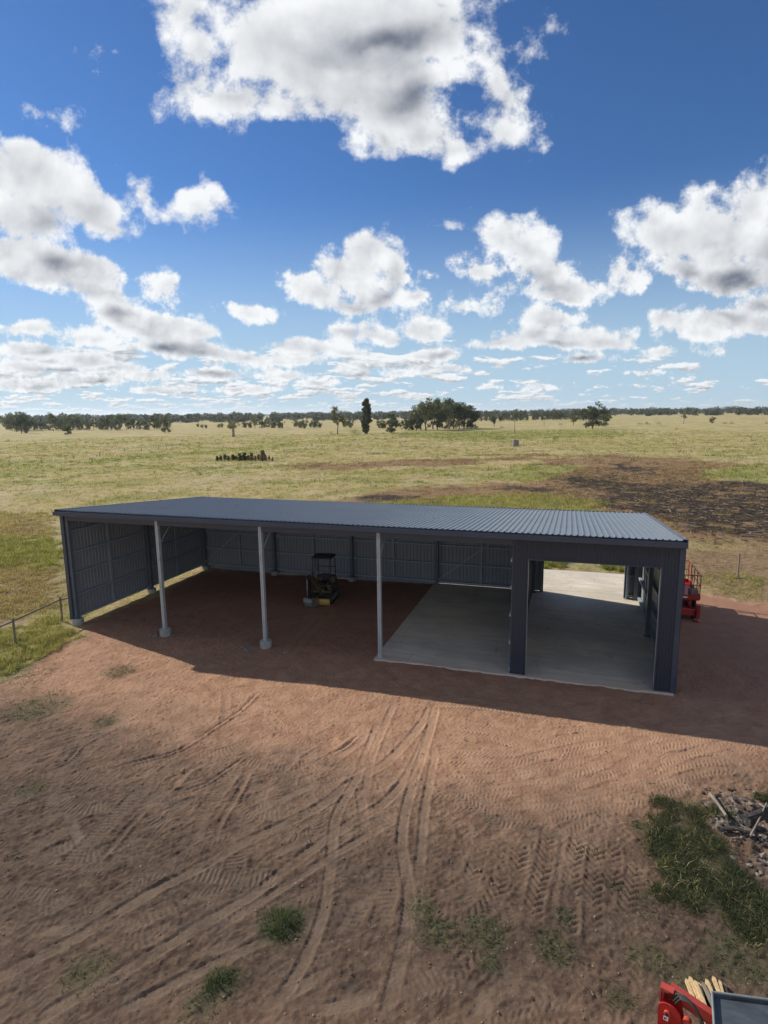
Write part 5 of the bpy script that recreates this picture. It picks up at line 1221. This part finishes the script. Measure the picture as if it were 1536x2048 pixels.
for u in (490, 500, 525, 535, 548, 560, 592, 600, 608, 622, 630, 640, 396, 404, 412, 438, 444, 690, 700, 760, 768, 792, 800): tree('gum_tree', 'low dark bushy tree in the broken row behind the bottle tree', 'tree', u, 856 + rr.uniform(-1.5, 2.0), rr.uniform(9, 19) if u > 450 else rr.uniform(7, 10), 'wide', rr.choice(['dark', 'green']), 20 + u % 4, 'low trees of the broken row')
for i in range(44):
    u = 950 + i * 6.0 + rr.uniform(-3, 3); tree('gum_tree', 'dark distant gum tree in the belt behind the lone broad tree', 'tree', u, 842 - (u - 950) * .012 + rr.uniform(-1, 1.5), rr.choice([rr.uniform(6, 11), rr.uniform(9, 15), rr.uniform(14, 22)]) * (1.0 if u < 1210 else .8), 'wide', rr.choice(['dark', 'dark', 'green']), 20 + i % 4, 'trees of the right belt')
BU = [(709, 869, 18, 'dark bush just left of the pencil-shaped tree foot'), (664, 871, 11, 'small dark bush at the foot of the open-crowned gum tree'), (1120, 851, 8, 'low dark bush alone between the utility pole and the lone gum'), (1279, 850, 7, 'leftmost of three low bushes in the right paddock'),
      (1295, 850, 9, 'middle of three low bushes in the right paddock'), (1317, 850, 8, 'rightmost of three low bushes in the right paddock'), (1449, 849, 8, 'left one of two small dark bushes near the right edge'), (1464, 849, 7, 'right one of two small dark bushes near the right edge'),
      (1530, 849, 7, 'small dark bush at the right picture edge'), (1353, 860, 6, 'low wide bush below the pale thin tree'), (948, 857, 9, 'low bush at the right foot of the big grove'), (1003, 857, 7, 'low bush beside the small tree right of the grove'), (1024, 893, 6, 'little green bush left of the concrete tank'), (1041, 893, 7, 'little green bush right of the concrete tank'),
      (19, 885, 8, 'tiny lone bush in the left paddock near the edge'), (301, 891, 4, 'tiny low bush in the left paddock'), (1055, 921, 4, 'tiny dark bush below the concrete tank'), (630, 853, 10, 'dark round bush in the broken row of trees')]
for i, (u, v, h_, lb) in enumerate(BU): tree('bush', lb, 'bush', u, v, h_, 'bush', 'dark' if i % 3 else 'green', i % 3)
# reedy weeds standing in a row in the left paddock
for i, (u, h_) in enumerate([(435, 10), (442, 9), (450, 11), (457, 10), (466, 12), (472, 9), (480, 15), (489, 16), (497, 10), (503, 17), (511, 10), (517, 12), (525, 22), (531, 12), (538, 9), (545, 8)]):
    t = tree('tall_weed', 'green leafy tall weed in the row standing in the left paddock' if i < 9 else 'brown dead tall weed in the row standing in the left paddock', 'weed', u, 922 - (i % 3), h_, 'column', 'weed' if i < 9 else 'dead', 2, 'green tall weeds of the row' if i < 9 else 'brown tall weeds of the row', 2.4 if i < 9 else 1.8)
# far wood along the horizon: one mass
r = np.random.default_rng(77); cl = []
def gz_far(x, y): return -1.25
for i in range(2600):
    a_ = YAW + math.radians(r.uniform(-36, 36)); left = a_ < YAW + math.radians(8)
    d_ = r.uniform(900, 1900) if left else r.uniform(1150, 2400); x_ = CAM[0] + math.sin(a_) * d_; y_ = CAM[1] + math.cos(a_) * d_; h_ = r.uniform(8, 17) * (1.0 if left else .95) * (d_ / 1200) ** .5
    if fbm(np.array(a_ * 60.), np.array(d_ / 420.), 3, 3) < .44: continue
    h_ *= .65 + .8 * float(fbm(np.array(a_ * 140.), np.array(d_ / 300.), 3, 5))
    cl.append((x_, y_, h_ * .30 - 1.5, h_ * .42)); cl.append((x_ + r.normal(0, 3), y_ + r.normal(0, 3), h_ * .62 - 1.5, h_ * .34))
for i in range(2200):
    a_ = YAW + math.radians(r.uniform(-36, 36)); d_ = r.uniform(2400, 5200); x_ = CAM[0] + math.sin(a_) * d_; y_ = CAM[1] + math.cos(a_) * d_; h_ = r.uniform(12, 22)
    cl.append((x_, y_, h_ * .4 - 1.5, h_ * .8))
V, F_, N_ = leaf_cloud(cl, 26, 2.6, r, .7)
cc = np.repeat(np.array([[.065, .078, .045]]) * r.uniform(.6, 1.4, (N_, 1)), 4, 0)
tag(np_mesh('woodland', V, F_, M_leaf, {'tint': cc}), 'far-off dark woodland strip along the whole horizon', 'woodland', kind='stuff')
# low blue hill far right
hm = mat('far_hill', (.10, .13, .12), .95, 0, .1, .002); b = MB(); hc = Vector(CAM) + Vector(cam_dir(1455, 820)) * 9000; hc.z = 0; n = 40; vs = []; fs = []
hd = Vector((hc.x, hc.y, 0)).normalized(); hs_ = Vector((hd.y, -hd.x, 0))
for j in range(7):
    for i in range(n + 1):
        t_ = i / n * 2 - 1; w_ = max(0, 1 - abs(t_) ** 2.2) * (.85 + .15 * math.sin(7 * t_)) * math.sin(math.pi * j / 6) ** .6 if 0 < j < 6 else 0
        p = hc + hs_ * t_ * 400 + hd * (j - 3) * 170; vs.append((p.x, p.y, -8 + 76 * w_ if w_ > 0 else -8))
for j in range(6):
    for i in range(n): a_ = j * (n + 1) + i; fs.append((a_, a_ + 1, a_ + n + 2, a_ + n + 1))
b.add(vs, fs); tag(b.build('hill', hm, None, True), kind='structure')

# ================================================================== tank, poles, wire fence
p = gat(1031, 893); tk = thing('water_tank', 'small round concrete tank standing alone in the far paddock', 'tank', p)
b = MB(); b.tube([(0, 0, -.3), (0, 0, 1.62), (0, 0, 1.70)], [.88, .88, .84], 24, False); b.tube([(0, 0, 1.70), (0, 0, 1.45)], [.78, .78], 24, False); b.tube([(0, 0, 1.70), (0, 0, 1.701)], [.88, .78], 24, False); b.build('wall', M_tank, tk)
b = MB(); b.disc((0, 0, 1.40), (0, 0, 1), .79, .05, 24); b.build('water_surface', M_blk, tk)
for (u, v, h_, lab) in ((1029, 868, 26, 'thin dark utility pole above the concrete tank'), (1088, 852, 8, 'short distant pole left of the lone broad gum')):
    p = gat(u, v); H = h_ * math.hypot(p.x - CAM[0], p.y - CAM[1]) / F_PX; t = thing('utility_pole', lab, 'pole', p)
    b = MB(); b.tube([(0, 0, -.5), (0, 0, H)], [.16, .11], 10); b.build('pole_shaft', M_oldwood, t); b = MB(); b.bar((-.8, 0, H - .35), (.8, 0, H - .35), .1, .12); b.build('crossarm', M_oldwood, t)
wf = thing('wire_fence', 'old wire fence with thin timber posts crossing the left paddock', 'fence'); tops = []
for (u, v) in [(19, 932), (83, 926), (147, 918), (200, 914), (250, 905), (283, 903), (318, 900), (333, 898), (345, 897), (367, 894), (400, 892), (432, 890), (484, 888), (530, 884), (560, 882), (600, 880), (640, 878)]:
    p = gat(u, v); tops.append(p + Vector((0, 0, 1.1))); b = MB(); b.tube([p - Vector((0, 0, .3)), p + Vector((0, 0, 1.2))], .07, 6); b.build('post', M_oldwood, wf)
b = MB(); b.tube(tops, .008, 4); b.tube([t_ - Vector((0, 0, .45)) for t_ in tops], .008, 4); b.build('wire', M_galv, wf)
# fallen branches in the scorched grass
for i, (u, v, a_, L) in enumerate([(1500, 1068, .2, 2.2), (1482, 1072, -.3, 1.6), (1525, 1076, .1, 1.8), (1400, 1020, .5, 1.3), (1330, 968, .0, 2.2), (1455, 1000, -.2, 1.6), (1512, 1030, .4, 1.4)]):
    p = gat(u, v); d_ = Vector((math.cos(a_ + YAW), math.sin(a_ - YAW), 0)); b = MB(); b.tube([(0, 0, .08), d_ * L * .5 + Vector((0, 0, .16)), d_ * L + Vector((.1, .1, .06))], [.06, .045, .02], 6); b.tube([d_ * L * .4 + Vector((0, 0, .12)), d_ * L * .7 + Vector((-.3, .35, .3))], [.03, .012], 5)
    o = b.build('fallen_branch', M_branch); o.location = p; tag(o, 'pale dry branch lying on the scorched ground right of the shed', 'branch', 'fallen branches on the scorched ground')

# ================================================================== the air: far things fade a little to blue
HZ = 1
if HZ:
    hzm = bpy.data.materials.new('pale_air'); hzm.use_nodes = True; hn = hzm.node_tree; hn.nodes.remove(hn.nodes['Principled BSDF'])
    pv = hn.nodes.new('ShaderNodeVolumePrincipled'); pv.inputs['Color'].default_value = (.78, .88, 1, 1); pv.inputs['Density'].default_value = 7.5e-5; pv.inputs['Anisotropy'].default_value = .3
    hn.links.new(pv.outputs[0], hn.nodes['Material Output'].inputs['Volume'])
    e_ = float(max(abs(gx[0]), gx[-1], abs(gy[0]), gy[-1])) + 200
    b = MB(); b.box((-e_, -e_, min(-10.0, float(Z.min()) - 1)), (e_, e_, 80)); tag(b.build('haze', hzm), kind='stuff')
